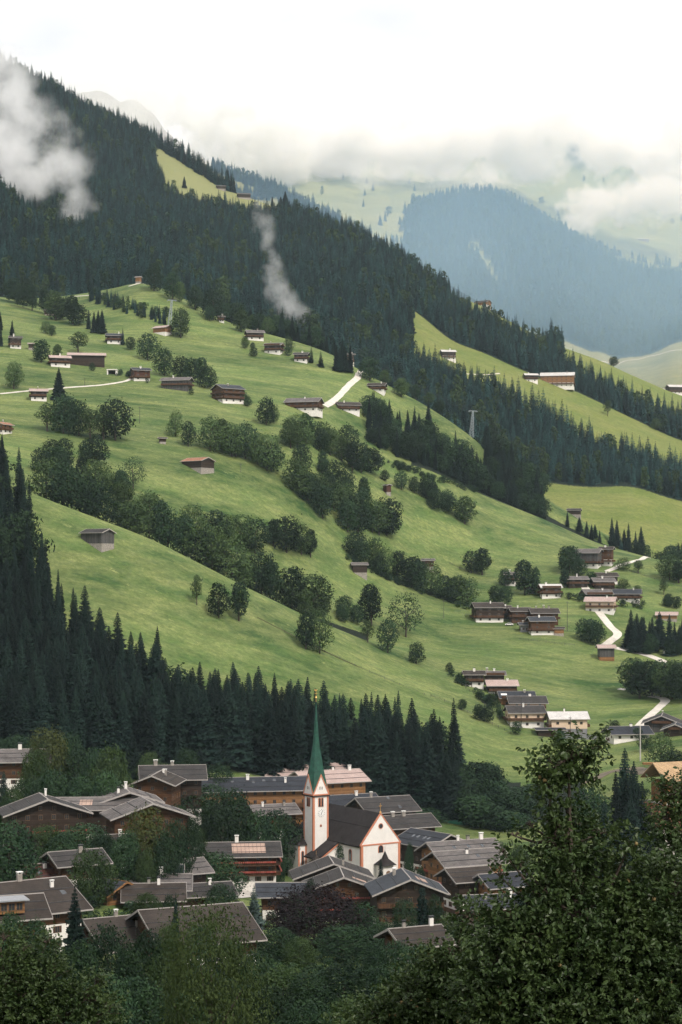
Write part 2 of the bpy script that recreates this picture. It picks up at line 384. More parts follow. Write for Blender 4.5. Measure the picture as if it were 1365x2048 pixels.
T4C = [
 [(-400,900,3500),(600,900,3500),(900,860,3400),(1100,800,3350),(1365,770,3300),(1800,780,3300)],
 [(-400,500,4000),(600,520,4000),(800,600,3950),(1000,655,3900),(1150,690,3850),(1250,712,3850),(1320,700,3850),(1365,680,3850),(1800,640,3900)],
 [(-400,420,4300),(600,440,4300),(700,448,4300),(760,440,4400),(880,398,4700),(960,388,4750),(1020,408,4700),(1100,445,4650),(1200,500,4600),(1300,540,4600),(1365,556,4600),(1800,620,4600)],
 [(-400,430,4700),(600,420,4700),(760,415,4850),(880,400,5000),(960,400,5050),(1100,462,5000),(1200,512,5000),(1365,560,5000),(1800,640,5000)],
 [(-400,300,5600),(600,340,5600),(700,350,5600),(850,360,5700),(950,350,5700),(1100,390,5700),(1200,420,5700),(1365,480,5700),(1800,520,5700)],
 [(-400,320,6300),(560,345,6300),(640,335,6300),(740,300,6300),(800,292,6300),(850,308,6300),(950,318,6300),(1030,300,6300),(1080,262,6300),(1120,238,6300),(1165,228,6300),(1205,248,6300),(1245,290,6300),(1290,345,6300),(1330,352,6300),(1400,330,6300),(1500,300,6300),(1800,260,6300)],
 [(-400,400,7200),(1800,500,7200)],
]
def cov4(s):
    PXg = np.broadcast_to(PXI[None, :], s.PY.shape); t = s.t[:, None]
    f = np.zeros(s.PY.shape)
    nz = np.array([[noise.noise((s.X[i, j]*.004, s.Y[i, j]*.004, 9))*1.0+noise.noise((s.X[i, j]*.015, s.Y[i, j]*.015, 9))*.5 for j in range(s.X.shape[1])] for i in range(s.X.shape[0])])
    f[(t > .95) & (t < 2.25+.0*nz) & (PXg > 640)] = 1
    edge = np.interp(s.PY, [390, 430, 480, 520, 600], [905, 850, 800, 730, 640])
    f[(PXg < edge+70*nz)] = 0
    f[inpoly(PXg, s.PY, [(930,478),(950,482),(975,520),(1000,565),(985,570),(960,530)])] = 0
    f = np.maximum(f, .75*np.exp(-((PXg-1175)/75)**2-((s.PY-300)/60)**2)*(t > 3.5)*(1+.8*nz))
    f = np.where((t > 3.2) & (nz > .22), np.maximum(f, .45), f)
    return f
T4 = Layer('far_mountain', T4C, 16, 1.5, cov4, sm=4, tsm=.12, ns=1.8, rg=1.6)
T4.o.data.materials.append(landmat('high_pasture', (.17,.20,.075), (.24,.26,.11), (.36,.35,.17), (.02,.034,.030), .4))

T6C = [  # rock summits far behind, mostly lost in cloud
 [(-400,700,7600),(1800,900,7600)],
 [(-400,300,8200),(80,230,8200),(150,172,8200),(200,166,8200),(240,200,8200),(275,192,8200),(310,220,8200),(335,255,8200),(430,330,8200),(600,420,8200),(1800,800,8200)],
 [(-400,600,8800),(1800,900,8800)],
]
T6 = Layer('rock_summit', T6C, 10, .8, lambda s: np.full(s.PY.shape, .3), sm=2, tsm=.05, ns=3, rg=2.2)
T6.o.data.materials.append(simple('grey_rock', (.30, .28, .27), .95, .4, .004))
bm_ = bpy.data.meshes.new('ground'); bm_.from_pydata([(-9000,-3000,-150),(9000,-3000,-150),(9000,11000,-150),(-9000,11000,-150)], [], [(0,1,2,3)])
g_ = link(bpy.data.objects.new('ground', bm_)); g_['kind'] = 'structure'; bm_.materials.append(T1.o.data.materials[0])
# ------------------------------------------------------------------ mesh builder
class MB:
    def __init__(s): s.v = []; s.f = []; s.mi = []
    def add(s, vs, fs, mi=0):
        b = len(s.v); s.v += [tuple(v) for v in vs]; s.f += [tuple(i+b for i in f) for f in fs]; s.mi += [mi]*len(fs)
    def box(s, x0, x1, y0, y1, z0, z1, mi=0, mat=None):
        vs = [Vector(p) for p in ((x0,y0,z0),(x1,y0,z0),(x1,y1,z0),(x0,y1,z0),(x0,y0,z1),(x1,y0,z1),(x1,y1,z1),(x0,y1,z1))]
        if mat is not None: vs = [mat @ v for v in vs]
        s.add(vs, [(0,3,2,1),(4,5,6,7),(0,1,5,4),(1,2,6,5),(2,3,7,6),(3,0,4,7)], mi)
    def prism(s, prof, x0, x1, mi=0):
        """profile in (y,z), extruded along x"""
        n = len(prof)
        s.add([(x0,y,z) for y, z in prof]+[(x1,y,z) for y, z in prof],
              [tuple(range(n))[::-1], tuple(range(n, 2*n))]+[(i, (i+1) % n, n+(i+1) % n, n+i) for i in range(n)], mi)
    def tube(s, pts, rad, n=6, mi=0, cap=True):
        rings = []
        for i, p in enumerate(pts):
            p = Vector(p); a = Vector(pts[max(0, i-1)]); b = Vector(pts[min(len(pts)-1, i+1)])
            d = (b-a).normalized(); u = d.cross(Vector((0,0,1)) if abs(d.z) < .9 else Vector((1,0,0))).normalized(); w = d.cross(u)
            r = rad[i] if isinstance(rad, (list, tuple)) else rad
            rings.append([p+(u*math.cos(2*math.pi*k/n)+w*math.sin(2*math.pi*k/n))*r for k in range(n)])
        vs = [v for r in rings for v in r]; fs = []
        for i in range(len(pts)-1):
            for k in range(n):
                fs.append((i*n+k, i*n+(k+1) % n, (i+1)*n+(k+1) % n, (i+1)*n+k))
        if cap: fs += [tuple(range(n))[::-1], tuple((len(pts)-1)*n+k for k in range(n))]
        s.add(vs, fs, mi)
    def mesh(s, name, mats):
        me = bpy.data.meshes.new(name); me.from_pydata(s.v, [], s.f)
        for m in (mats if isinstance(mats, (list, tuple)) else [mats]): me.materials.append(m)
        me.polygons.foreach_set('material_index', s.mi); me.update(); return me
    def build(s, name, mats, parent=None, loc=(0,0,0), rz=0):
        o = bpy.data.objects.new(name, s.mesh(name, mats)); o.location = loc; o.rotation_euler = (0,0,rz)
        return link(o, parent)
def quads_mesh(name, V, mat, nper=4):
    """V: (n, nper, 3) array -> one mesh of n faces"""
    n = V.shape[0]; me = bpy.data.meshes.new(name)
    me.vertices.add(n*nper); me.vertices.foreach_set('co', V.reshape(-1).astype(np.float32))
    me.loops.add(n*nper); me.loops.foreach_set('vertex_index', np.arange(n*nper, dtype=np.int32))
    me.polygons.add(n); me.polygons.foreach_set('loop_start', np.arange(0, n*nper, nper, dtype=np.int32))
    me.materials.append(mat); me.update(calc_edges=True); return me
def leaf_cards(C, Nn, size, r, asp=.6):
    """leaf-clump faces at C facing Nn (n,3): slightly irregular quads"""
    n = len(C); a = r.normal(size=(n, 3)); u = np.cross(Nn, a); u /= np.linalg.norm(u, axis=1)[:, None]+1e-9
    w = np.cross(Nn, u); s = size*(.6+.8*r.random(n))[:, None]
    q = []
    for su, sw in ((-1,-.25), (-.1,-1), (1,.2), (.1,1)):
        q.append(C+u*s*su*(.75+.5*r.random(n))[:, None]+w*s*sw*asp*(.75+.5*r.random(n))[:, None])
    return np.stack(q, 1)
def broad_crown(name, mat, n, size, r, wide=.36, low=.14, lobes=15, top=1.0, gap=.0, egg=0.):
    cs = []
    for k in range(lobes):
        z = low+.10+(top-low-.22)*(k+.5)/lobes; t = (z-low)/(top-low)
        rad = wide*math.sin(math.pi*min(1, max(.05, t))**(.72+egg))*(.45+.6*r.random())
        a = k*2.4+r.random(); lr = (.15+.10*r.random())*(wide/.36)
        cs.append((math.cos(a)*rad*.8, math.sin(a)*rad*.8, z, lr))
    cs.append((0, 0, top-.13, .12)); cs.append((0, 0, (top+low)/2, wide*.7))
    cs = np.array(cs); w = cs[:, 3]**2; w /= w.sum()
    k = r.choice(len(cs), n, p=w); d = r.normal(size=(n, 3)); d /= np.linalg.norm(d, axis=1)[:, None]
    rr = cs[k, 3]*(1-.35*r.random(n)**2.2)*(1+.24*r.normal(size=n)*(r.random(n) < .5))
    C = cs[k, :3]+d*rr[:, None]*np.array([1, 1, .82])
    # keep what is not buried deep in the crown
    keep = np.ones(n, bool)
    for c in cs:
        dd = np.linalg.norm((C-c[:3])/np.array([1, 1, .82]), axis=1); keep &= ~((dd < c[3]*.62) & (r.random(n) < .85))
    C, d = C[keep], d[keep]
    nn = d+.55*r.normal(size=d.shape)+np.array([0, 0, .25]); nn /= np.linalg.norm(nn, axis=1)[:, None]
    return quads_mesh(name, leaf_cards(C, nn, size, r), mat)
def broad_trunk(name, mat, r, low=.14, wide=.36):
    m = MB(); m.tube([(0,0,-.05),(0.005,0,.1),(0.01,.01,.4),(0,.02,.75)], [.028,.022,.015,.004], 7)
    for k in range(7):
        a = k*2.4+r.random(); z = .12+.07*k; L = wide*(.55+.3*r.random())
        m.tube([(0.01,0,z),(math.cos(a)*L*.5,math.sin(a)*L*.5,z+.10),(math.cos(a)*L,math.sin(a)*L,z+.22)], [.011,.008,.003], 5)
    return m.mesh(name, mat)
def spruce_crown(name, mat, whorls, nb, r, rad=.15, low=.10, lod=0, power=.9, droop=.35):
    Q = []; 
    for i in range(whorls):
        t = i/(whorls-1); z = low+(1-low-.015)*t
        R0 = rad*((1-t)**power)*(.82+.3*r.random())+.006
        if lod == 0 and r.random() < .12: R0 *= .7
        n = max(4, int(nb*(1-.5*t)))
        for b in range(n):
            a = 2*math.pi*(b+.5*(i % 2)+r.random()*.7)/n; L = R0*(.72+.4*r.random())
            dr = droop*(1-t*.9)
            ca, sa = math.cos(a), math.sin(a); wd = L*(.32 if lod == 0 else .5)+.003
            p0 = np.array([ca*.004, sa*.004, z+.01]); pm = np.array([ca*L*.55, sa*L*.55, z-dr*L*.35]); p1 = np.array([ca*L, sa*L, z-dr*L*.75+.006])
            side = np.array([-sa, ca, 0])*wd; dn = np.array([0, 0, -wd*.7])
            if lod == 0:
                Q.append([p0, pm+side+dn, p1, pm+np.array([0,0,.004])]); Q.append([p0, pm+np.array([0,0,.004]), p1, pm-side+dn])
                for q in range(3):    # hanging twigs
                    f = .35+.25*q+.1*r.random(); c = p0*(1-f)+p1*f; h = np.array([ca*.006, sa*.006, -(.014+.014*r.random())-L*.10]); sd = np.array([-sa, ca, 0])*wd*(.55+.5*r.random())*(1 if r.random() < .5 else -1)
                    Q.append([c, c+sd*.5+h*.2, c+sd+h, c+h*.7])
            else:
                Q.append([p0, pm+side+dn, p1, pm-side+dn])
    return quads_mesh(name, np.array(Q), mat)
def spruce_trunk(name, mat):
    m = MB(); m.tube([(0,0,-.04),(0,0,.3),(0,0,.97)], [.013,.009,.001], 6); return m.mesh(name, mat)

PROTO = {}
def proto(kind, crowns, trunks): PROTO[kind] = (crowns, trunks)
r_ = np.random.default_rng(11)
st = spruce_trunk('spruce_trunk', M['bark'])
proto('spruce', [spruce_crown('spruce_crown', M['spruce'], 40, 13, r_, rad=.135+.02*i, low=.04+.02*i, power=.78) for i in range(4)], [st])
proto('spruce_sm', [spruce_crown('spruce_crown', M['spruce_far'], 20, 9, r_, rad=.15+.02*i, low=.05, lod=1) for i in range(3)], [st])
proto('blue_spruce', [spruce_crown('spruce_crown', M['bluespruce'], 26, 11, r_, rad=.27, low=.03)], [st])
proto('column', [spruce_crown('cypress_crown', M['spruce'], 34, 12, r_, rad=.15, low=.0, power=.35, droop=-.8)], [st])
proto('big_spruce', [spruce_crown('spruce_crown', M['spruce'], 34, 14, r_, rad=.30, low=.08, power=.8)], [st])
bt = [broad_trunk('broadleaf_trunk', M['bark'], r_) for i in range(3)]
proto('broad', [broad_crown('broadleaf_crown', M['broad'], 3400, .030, r_, wide=.36+.03*(i % 2), low=.08, lobes=13+3*i) for i in range(4)], bt)
proto('mid', [broad_crown('broadleaf_crown', M['broad_mid'], 3600, .028, r_, wide=.33+.04*i, low=.08, lobes=12+4*i) for i in range(3)], bt)
proto('broad_near', [broad_crown('broadleaf_crown', M['broad'], 13000, .0205, r_, wide=.38+.03*(i % 2), low=.04, lobes=18+5*i) for i in range(4)], bt)
proto('light_near', [broad_crown('broadleaf_crown', M['broad_light'], 12000, .0205, r_, wide=.38, low=.06, lobes=18+5*i) for i in range(2)], bt)
proto('yellow_near', [broad_crown('broadleaf_crown', M['broad_yellow'], 12000, .0205, r_, wide=.38, low=.06, lobes=20)], bt)
proto('tall', [broad_crown('broadleaf_crown', M['broad'], 3400, .026, r_, wide=.25, low=.10, lobes=15+3*i) for i in range(2)], bt)
proto('light', [broad_crown('broadleaf_crown', M['broad_light'], 1900, .022, r_, wide=.26, low=.2, lobes=11+2*i) for i in range(2)], bt)
proto('oak', [broad_crown('broadleaf_crown', M['broad'], 3000, .022, r_, wide=.46, low=.22, lobes=20)], [broad_trunk('broadleaf_trunk', M['bark'], r_, wide=.5)])
proto('birch', [broad_crown('birch_crown', M['broad_light'], 6000, .014, r_, wide=.2, low=.03, lobes=24)], [broad_trunk('birch_trunk', M['birch'], r_, wide=.2)])
proto('beech', [broad_crown('beech_crown', M['beech'], 28000, .0165, r_, wide=.5, low=.0, lobes=30)], bt)
proto('larch', [broad_crown('larch_crown', M['larch'], 60000, .0085, r_, wide=.34, low=.0, lobes=44, egg=.25)], bt)

NAMES = {'spruce':'spruce_tree','spruce_sm':'spruce_tree','blue_spruce':'blue_spruce_tree','column':'cypress_tree','big_spruce':'spruce_tree','birch':'birch_tree','beech':'purple_beech_tree'}
CATS = {'blue_spruce':'spruce','spruce':'spruce','spruce_sm':'spruce','big_spruce':'spruce','column':'cypress','birch':'birch','beech':'beech'}
CW = {'mid':.74,'broad':.74,'broad_near':.78,'light_near':.76,'yellow_near':.76,'tall':.52,'light':.52,'oak':.94,'larch':.7,'birch':.42,'beech':1.0,'spruce':.27,'spruce_sm':.32,'blue_spruce':.52,'column':.3,'big_spruce':.6}
tree_i = 0; NT = {}
WAIT = []
def tree(kind, loc, h, w=None, label=None, group=None, now=False):
    if group and not now and NAMES.get(kind) is None:
        WAIT.append((kind, Vector(loc), h, w or h*.8, label, group)); return
    return tree_now(kind, loc, h, w, label, group)
def finish_trees(limit=296):
    """grouped leafy trees: the ones that show largest are things, the rest one stuff object"""
    WAIT.sort(key=lambda a: -a[2]/a[1].y)
    k = limit-NT.get('broadleaf_tree', 0)
    for a in WAIT[:k]: tree_now(*a)
    rest = WAIT[k:]
    if rest:
        pk = [9+(i % 4) for i in range(len(rest))]
        wood('leafy_trees', [a[1] for a in rest], np.array([a[2] for a in rest]), pk, np.array([a[3]/.74 for a in rest]), 'smaller leafy trees between and behind the larger ones', 'trees')
def tree_now(kind, loc, h, w=None, label=None, group=None):
    """w: crown width in metres"""
    global tree_i; tree_i += 1
    crowns, trunks = PROTO[kind]; sw = (w/CW[kind]) if w else h*random.uniform(.88, 1.12)
    nm = NAMES.get(kind, 'broadleaf_tree'); NT[nm] = NT.get(nm, 0)+1
    e = empty(nm, loc, random.random()*6.28); e.scale = (sw, sw, h)
    tag(e, label, CATS.get(kind, 'tree'), group)
    link(bpy.data.objects.new('crown', crowns[tree_i % len(crowns)]), e)
    link(bpy.data.objects.new('trunk', trunks[tree_i % len(trunks)]), e)
    return e

# ------------------------------------------------------------------ woods nobody could count: one object each
def make_gn(coll):
    ng = bpy.data.node_groups.new('scatter_trees', 'GeometryNodeTree')
    ng.interface.new_socket('Geometry', in_out='INPUT', socket_type='NodeSocketGeometry')
    ng.interface.new_socket('Geometry', in_out='OUTPUT', socket_type='NodeSocketGeometry')
    nd = ng.nodes; gi = nd.new('NodeGroupInput'); go = nd.new('NodeGroupOutput')
    ip = nd.new('GeometryNodeInstanceOnPoints'); ci = nd.new('GeometryNodeCollectionInfo')
    ci.inputs['Collection'].default_value = coll; ci.inputs['Separate Children'].default_value = True; ci.inputs['Reset Children'].default_value = True
    def attr(nm, ty):
        a = nd.new('GeometryNodeInputNamedAttribute'); a.data_type = ty; a.inputs['Name'].default_value = nm
        return next(o for o in a.outputs if o.enabled and o.name == 'Attribute')
    ng.links.new(gi.outputs[0], ip.inputs['Points']); ng.links.new(ci.outputs[0], ip.inputs['Instance'])
    ip.inputs['Pick Instance'].default_value = True
    ng.links.new(attr('pick', 'INT'), ip.inputs['Instance Index'])
    cx = nd.new('ShaderNodeCombineXYZ'); ng.links.new(attr('rot', 'FLOAT'), cx.inputs[2])
    er = nd.new('FunctionNodeEulerToRotation'); ng.links.new(cx.outputs[0], er.inputs[0]); ng.links.new(er.outputs[0], ip.inputs['Rotation'])
    ng.links.new(attr('scl', 'FLOAT_VECTOR'), ip.inputs['Scale'])
    ng.links.new(ip.outputs[0], go.inputs[0]); return ng
pc = bpy.data.collections.new('wood_sources')    # never linked to the scene
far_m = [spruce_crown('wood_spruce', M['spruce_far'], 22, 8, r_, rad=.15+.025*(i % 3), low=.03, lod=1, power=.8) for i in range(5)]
far_m += [broad_crown('wood_broadleaf', M['broad'], 420, .055, r_, wide=.36, low=.05, lobes=9) for i in range(3)]
far_m += [broad_crown('wood_larch', M['broad_light'], 300, .05, r_, wide=.2, low=.05, lobes=10)]
far_m += PROTO['broad'][0]+PROTO['spruce'][0]
for i, me in enumerate(far_m):
    pc.objects.link(bpy.data.objects.new('wood_source_%02d' % i, me))
GN = make_gn(pc)
def wood(name, pts, hts, picks, widths, label, cat='forest'):
    me = bpy.data.meshes.new(name); me.from_pydata([tuple(p) for p in pts], [], [])
    n = len(pts)
    a = me.attributes.new('scl', 'FLOAT_VECTOR', 'POINT'); a.data.foreach_set('vector', np.stack([widths, widths, hts], 1).reshape(-1).astype(np.float32))
    a = me.attributes.new('rot', 'FLOAT', 'POINT'); a.data.foreach_set('value', (rng.random(n)*6.28).astype(np.float32))
    a = me.attributes.new('pick', 'INT', 'POINT'); a.data.foreach_set('value', np.array(picks, dtype=np.int32))
    o = link(bpy.data.objects.new(name, me)); md = o.modifiers.new('trees', 'NODES'); md.node_group = GN
    tag(o, label, cat, kind='stuff'); print('wood', name, n); return o
def sample(layer, area, t0, t1, px0=-250, px1=1615, mask=None, jit=True):
    """even spread over the ground: one point per `area` square metres where layer is wooded"""
    i0, i1 = np.searchsorted(layer.t, t0), np.searchsorted(layer.t, t1)
    X, Y, Z = layer.X, layer.Y, layer.Z
    js = [j for j in range(len(PXI)-1) if px0 <= PXI[j] <= px1]
    out = []
    for i in range(i0, min(i1, X.shape[0]-1)):
        for j in js:
            if layer.cov[i, j] < .9: continue
            A = abs((X[i, j+1]-X[i, j])*(Y[i+1, j]-Y[i, j]))*1.25
            k = rng.poisson(A/area)
            for _ in range(k):
                u, v = rng.random(2)
                g = lambda B: (B[i, j]*(1-u)+B[i, j+1]*u)*(1-v)+(B[i+1, j]*(1-u)+B[i+1, j+1]*u)*v
                p = (g(X), g(Y), g(Z)); px = 682.5+p[0]/(K*p[1]); py = HZ-p[2]/(K*p[1])
                if mask is None or mask(px, py, p): out.append(p)
    return out
for L_, f_ in ((T1, cov1), (T2, cov2), (T3, cov3), (T4, cov4)): L_.cov = f_(L_)
T5.cov = np.ones(T5.PY.shape)
def spaced(pts, d):
    """thin a list of points to a minimum spacing"""
    g = {}; out = []
    for p in pts:
        c = (int(p[0]//d), int(p[1]//d)); ok = True
        for a in (-1, 0, 1):
            for b in (-1, 0, 1):
                for q in g.get((c[0]+a, c[1]+b), ()):
                    if (q[0]-p[0])**2+(q[1]-p[1])**2 < d*d: ok = False
        if ok: g.setdefault(c, []).append(p); out.append(p)
    return out
def wood_from(name, pts, label, hm, hs, broad=.05, larch=.06, wr=.95, near=False):
    pts = list(pts); n = len(pts)
    clump = np.array([noise.noise((p[0]*.012, p[1]*.012, 5)) for p in pts])
    h = (hm+hs*rng.normal(size=n)).clip(hm*.45, hm*1.5)*(1+.25*clump)
    u = rng.random(n)+clump*.25
    picks = np.where(u > 1-broad, rng.integers(5, 8, n), rng.integers(0, 5, n)); picks = np.where(u < larch, 8, picks)
    bl = (picks >= 5)
    w = np.where(bl, h*.85, h*wr*(.85+.3*rng.random(n)))
    h = np.where((picks >= 5) & (picks < 8), h*.72, h)
    if near: picks = np.where(picks < 5, 13+picks % 4, np.where(picks < 8, picks+4, 9))
    return wood(name, pts, h, picks, w, label)
# woods on the mountain, the spur and beyond
p = spaced(sample(T2, 16, .0, 5.25, -150, 1500), 5.0)
wood_from('spruce_forest', p, 'dense dark spruce forest covering the long mountain flank', 21, 4.5, .02, .05)
p = spaced(sample(T5, 16, .8, 2.3, -200, 480), 5.0)
wood_from('spur_forest', p, 'darker spruce forest on the spur above the upper farms', 22, 4, .02, .04)
p = spaced(sample(T4, 60, .9, 2.4, 600, 1500), 8)
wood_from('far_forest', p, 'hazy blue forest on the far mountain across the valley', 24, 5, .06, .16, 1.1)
p = []
for _ in range(330):   # loose trees on the high pastures
    px, py = random.uniform(640, 1500), random.uniform(330, 560); q = T4.at(px, py, 1.6 if px < 900 else 3.2)
    if noise.noise((px*.02, py*.03, 1)) > .12: p.append(tuple(q))
for _ in range(80): px = random.uniform(1060, 1400); p.append(tuple(T4.at(px, 470+(px-1060)*.28+random.uniform(-10, 30), 3.2)))
wood_from('pasture_trees', p, 'scattered small trees on the far high pastures', 24, 6, .1, .1, 1.1)
p = []
for _ in range(420):
    px = random.uniform(425, 640) if random.random() < .75 else random.uniform(640, 760)
    p.append(tuple(T3.pt(px, 1.0+random.uniform(-.06, .06)-(.12*random.random() if px > 560 else 0))))
for _ in range(60): p.append(tuple(T3.at(random.uniform(470, 545), random.uniform(385, 402))))
wood_from('ridge_forest', p, 'spruces lining the hazy ridge behind the yellow alp', 24, 5, .0, .1, 1.1)

p = []
for _ in range(95):
    px = random.uniform(304, 470); p.append(tuple(T2.pt(px, 5.0+random.uniform(-.07, .05))))
wood_from('clearing_spruces', spaced(p, 4), 'tall spruces lining the top edge of the golden alp clearing', 27, 4, 0, 0, 1.0)
# ------------------------------------------------------------------ trees one can tell apart
def mpp(D): return K*D
# (photo px of the foot, photo py of the foot, height px, width px, kind, label)
LONE = [
 (394,1210,60,22,'light','slender pale young tree standing alone beside the two round trees on the near meadow'),
 (438,1236,70,42,'broad','round tree on the near meadow, lower and wider of a pair touching crowns'),
 (478,1242,78,38,'tall','taller darker tree of the touching pair on the near meadow'),
 (612,1299,74,36,'broad','smaller tree of the tight pair by the track across the near meadow'),
 (640,1306,84,48,'broad','large round dark tree of the tight pair by the track across the near meadow'),
 (736,1285,45,26,'light','small thin-crowned tree below the spreading oak-like tree on the near meadow'),
 (776,1306,66,36,'broad','pointed broadleaf tree downhill of the spreading tree on the near meadow'),
 (812,1274,84,72,'oak','spreading open-crowned old tree alone on the near meadow'),
 (833,1328,42,30,'broad','small leaning leafy tree below the pointed one on the near meadow'),
 (899,1345,20,14,'broad','tiny round tree at the upper end of the garden fence above the lowest hamlet'),
 (743,1252,84,46,'tall','tall dense two-lobed tree at the edge of the near meadow'),
 (690,1238,45,36,'broad','short round tree just left of the tall two-lobed tree'),
 (267,978,60,54,'oak','lopsided tree standing above the gully beneath the orange-roofed barn'),
 (352,873,50,28,'broad','single oval tree above the small field hut'),
 (377,893,50,28,'broad','oval tree just downhill of the single oval tree by the field hut'),
 (28,778,54,34,'broad','lone dark tree above the narrow lane at the edge of the farms'),
 (92,667,24,20,'broad','first of two small round trees in the middle of the upper farm meadow'),
 (104,672,22,18,'broad','second of two small round trees in the middle of the upper farm meadow'),
 (157,706,42,36,'light','pale airy tree above the long pink barn roof'),
 (83,725,44,34,'broad','dark round tree uphill of the white farmhouse with the terrace'),
 (115,716,28,20,'broad','small tree behind the white farmhouse with the terrace'),
 (296,720,52,42,'broad','large round tree above the gravel yard of the upper farms'),
 (262,700,26,20,'broad','small tree beside the dark-roofed farmhouse with a spruce'),
 (246,690,36,12,'spruce_sm','thin dark spruce against the dark-roofed upper farmhouse'),
 (362,676,58,38,'broad','big round tree next to the small pink-roofed hut and the cable pylon'),
 (308,582,56,34,'broad','tall round tree on the skyline meadow beside the top track'),
 (345,600,54,32,'broad','broad tree second along the skyline meadow from the top track'),
 (359,604,40,20,'broad','narrow tree leaning on the second skyline tree'),
 (392,620,48,28,'broad','round tree third along the skyline meadow'),
 (427,640,64,38,'broad','biggest dark tree among those on the skyline meadow'),
 (420,642,30,22,'broad','short bushy tree under the biggest skyline tree'),
 (448,640,34,26,'broad','small tree by the half hidden skyline farmhouse'),
 (483,664,44,34,'broad','dark round tree uphill of the upper chalet group'),
 (490,697,22,15,'broad','small round tree alone on the slope below the upper chalet group'),
 (506,697,12,10,'broad','tiny bush beside the small round tree under the upper chalets'),
 (505,640,30,22,'broad','tree at the edge of the upper strip of meadow by the wood'),
 (518,644,36,28,'broad','rounded tree in the row above the first upper chalet'),
 (536,646,32,24,'broad','last tree in the row above the first upper chalet'),
 (623,726,36,14,'spruce_sm','dark spruce beside the third upper chalet'),
 (642,734,32,16,'spruce_sm','pointed spruce standing free below the third upper chalet'),
 (578,700,26,18,'broad','small tree behind the second upper chalet'),
 (118,800,64,34,'big_spruce','grey spiky spruce with a bare top above the narrow lane'),
 (740,762,48,40,'broad','big tree beside the upper end of the white road'),
 (769,766,26,22,'broad','tree behind the chalet beside the white road'),
 (803,794,38,34,'broad','round tree past the chalet beside the white road'),
 (832,796,32,16,'tall','narrow tree following the round one past the white road'),
 (858,798,30,22,'light','pale tree at the edge of the wood past the white road'),
 (880,802,28,24,'broad','leafy tree where the upper meadow narrows into the wood'),
 (533,850,54,34,'broad','large oval tree at the tip of the gully below the gabled farmhouse'),
 (548,845,34,22,'broad','smaller tree behind the large oval tree below the gabled farmhouse'),
 (803,980,38,26,'broad','oval tree in the open slope between two belts'),
 (829,986,32,22,'broad','slim tree beside the oval tree between two belts'),
 (770,962,22,16,'broad','small round tree above the little red hut'),
 (930,1048,56,48,'broad','big round tree at the lower end of the short tree line'),
 (742,738,16,12,'broad','small bush at the head of the white road'),
 (1140,1146,52,46,'broad','dense round tree in front of the barn with the white base'),
 (1133,1140,46,26,'broad','tree joined to the dense round tree by the white-based barn'),
 (1158,1152,34,30,'broad','low tree between the white-based barn and the next roofs'),
 (1247,1140,24,28,'broad','squat round bush by the bend of the upper white road'),
 (1277,1146,26,22,'light','thin small tree below the upper white road'),
 (1340,1160,50,42,'broad','large tree at the edge of the wood past the hamlet'),
 (1358,1166,46,34,'tall','tall tree with pale trunks at the edge of the wood past the hamlet'),
 (1328,1190,34,16,'light','bare looking pale tree above the dark bushes past the hamlet'),
 (1183,1170,26,22,'broad','tree between two pale roofs of the upper hamlet'),
 (1248,1180,22,24,'broad','round tree beside the dark-roofed house of the upper hamlet'),
 (1275,1196,26,20,'light','light green tree next to the dark-roofed house of the upper hamlet'),
 (1050,1190,70,42,'tall','tall twin-topped tree standing between hamlet roofs'),
 (1072,1190,56,20,'tall','narrow tree close to the twin-topped tree between hamlet roofs'),
 (1011,1172,34,26,'broad','small tree beside the grey-roofed cottage in the hedge line'),
 (965,1150,54,36,'tall','tall tree at the end of a short row above the lower hamlet'),
 (943,1146,44,32,'broad','wide tree next to the tall one at the end of a short row'),
 (1130,1176,38,22,'tall','tree between the pale roofed house and the terrace chalet'),
 (1216,832,32,15,'light','lone slim larch on the upper far meadow'),
 (1312,860,22,20,'broad','small dark tree on the ridge of the upper far meadow'),
 (1342,868,30,26,'broad','tree by the edge of the wood on the upper far meadow'),
 (1228,716,20,18,'broad','round tree on the far crest under the valley opening'),
]
for px, py, hp, wp, kd, lb in LONE:
    L_ = T2 if (py < 900 and px > 890) else T1
    q = L_.at(px, py, 2.05 if L_ is T2 and py < 900 else (4 if L_ is T1 else 0)); s_ = mpp(q.y)
    if kd == 'broad' and random.random() < .45: kd = 'mid'
    tree(kd, q, hp*s_*1.03, wp*s_, lb)
for px, py, hp, lb in ((369,376,24,'lone small spruce standing on the golden alp clearing'),(571,416,40,'tallest spruce on the skyline beside the golden alp clearing'),(562,412,26,'shorter spruce touching the tallest skyline spruce'),(545,410,20,'small skyline spruce near the end of the golden alp clearing')):
    q = T2.at(px, py, 3.1); tree('spruce', q, hp*K*q.y, hp*K*q.y*.42, lb)
# belts of trees: (group, label, kinds, [(px, py)...] line of feet, number, scatter px, height px range)
def belt(group, label, kinds, line, n, jx, jy, h0, h1, layer=None, t=None, wr=(.6, .85)):
    line = np.array(line, float); d = np.r_[0, np.cumsum(np.hypot(*np.diff(line, axis=0).T))]
    n = max(2, int(n*.82))
    for i in range(n):
        s = d[-1]*(i+.5+random.uniform(-.4, .4))/n
        px = np.interp(s, d, line[:, 0])+random.uniform(-jx, jx); py = np.interp(s, d, line[:, 1])+random.uniform(-jy, jy)
        L_ = layer or T1
        q = L_.pt(px, t+random.uniform(-.12, .12)) if t else L_.at(px, py, 4)
        k = random.choice(kinds); hp = random.uniform(h0, h1); s_ = mpp(q.y)
        wf = random.uniform(*wr) if 'spruce' not in k else random.uniform(.32, .42)
        if k == 'tall': wf *= .7
        tree(k, q, hp*s_, hp*s_*wf, label, group)
B = ['broad', 'broad', 'mid', 'mid', 'tall']
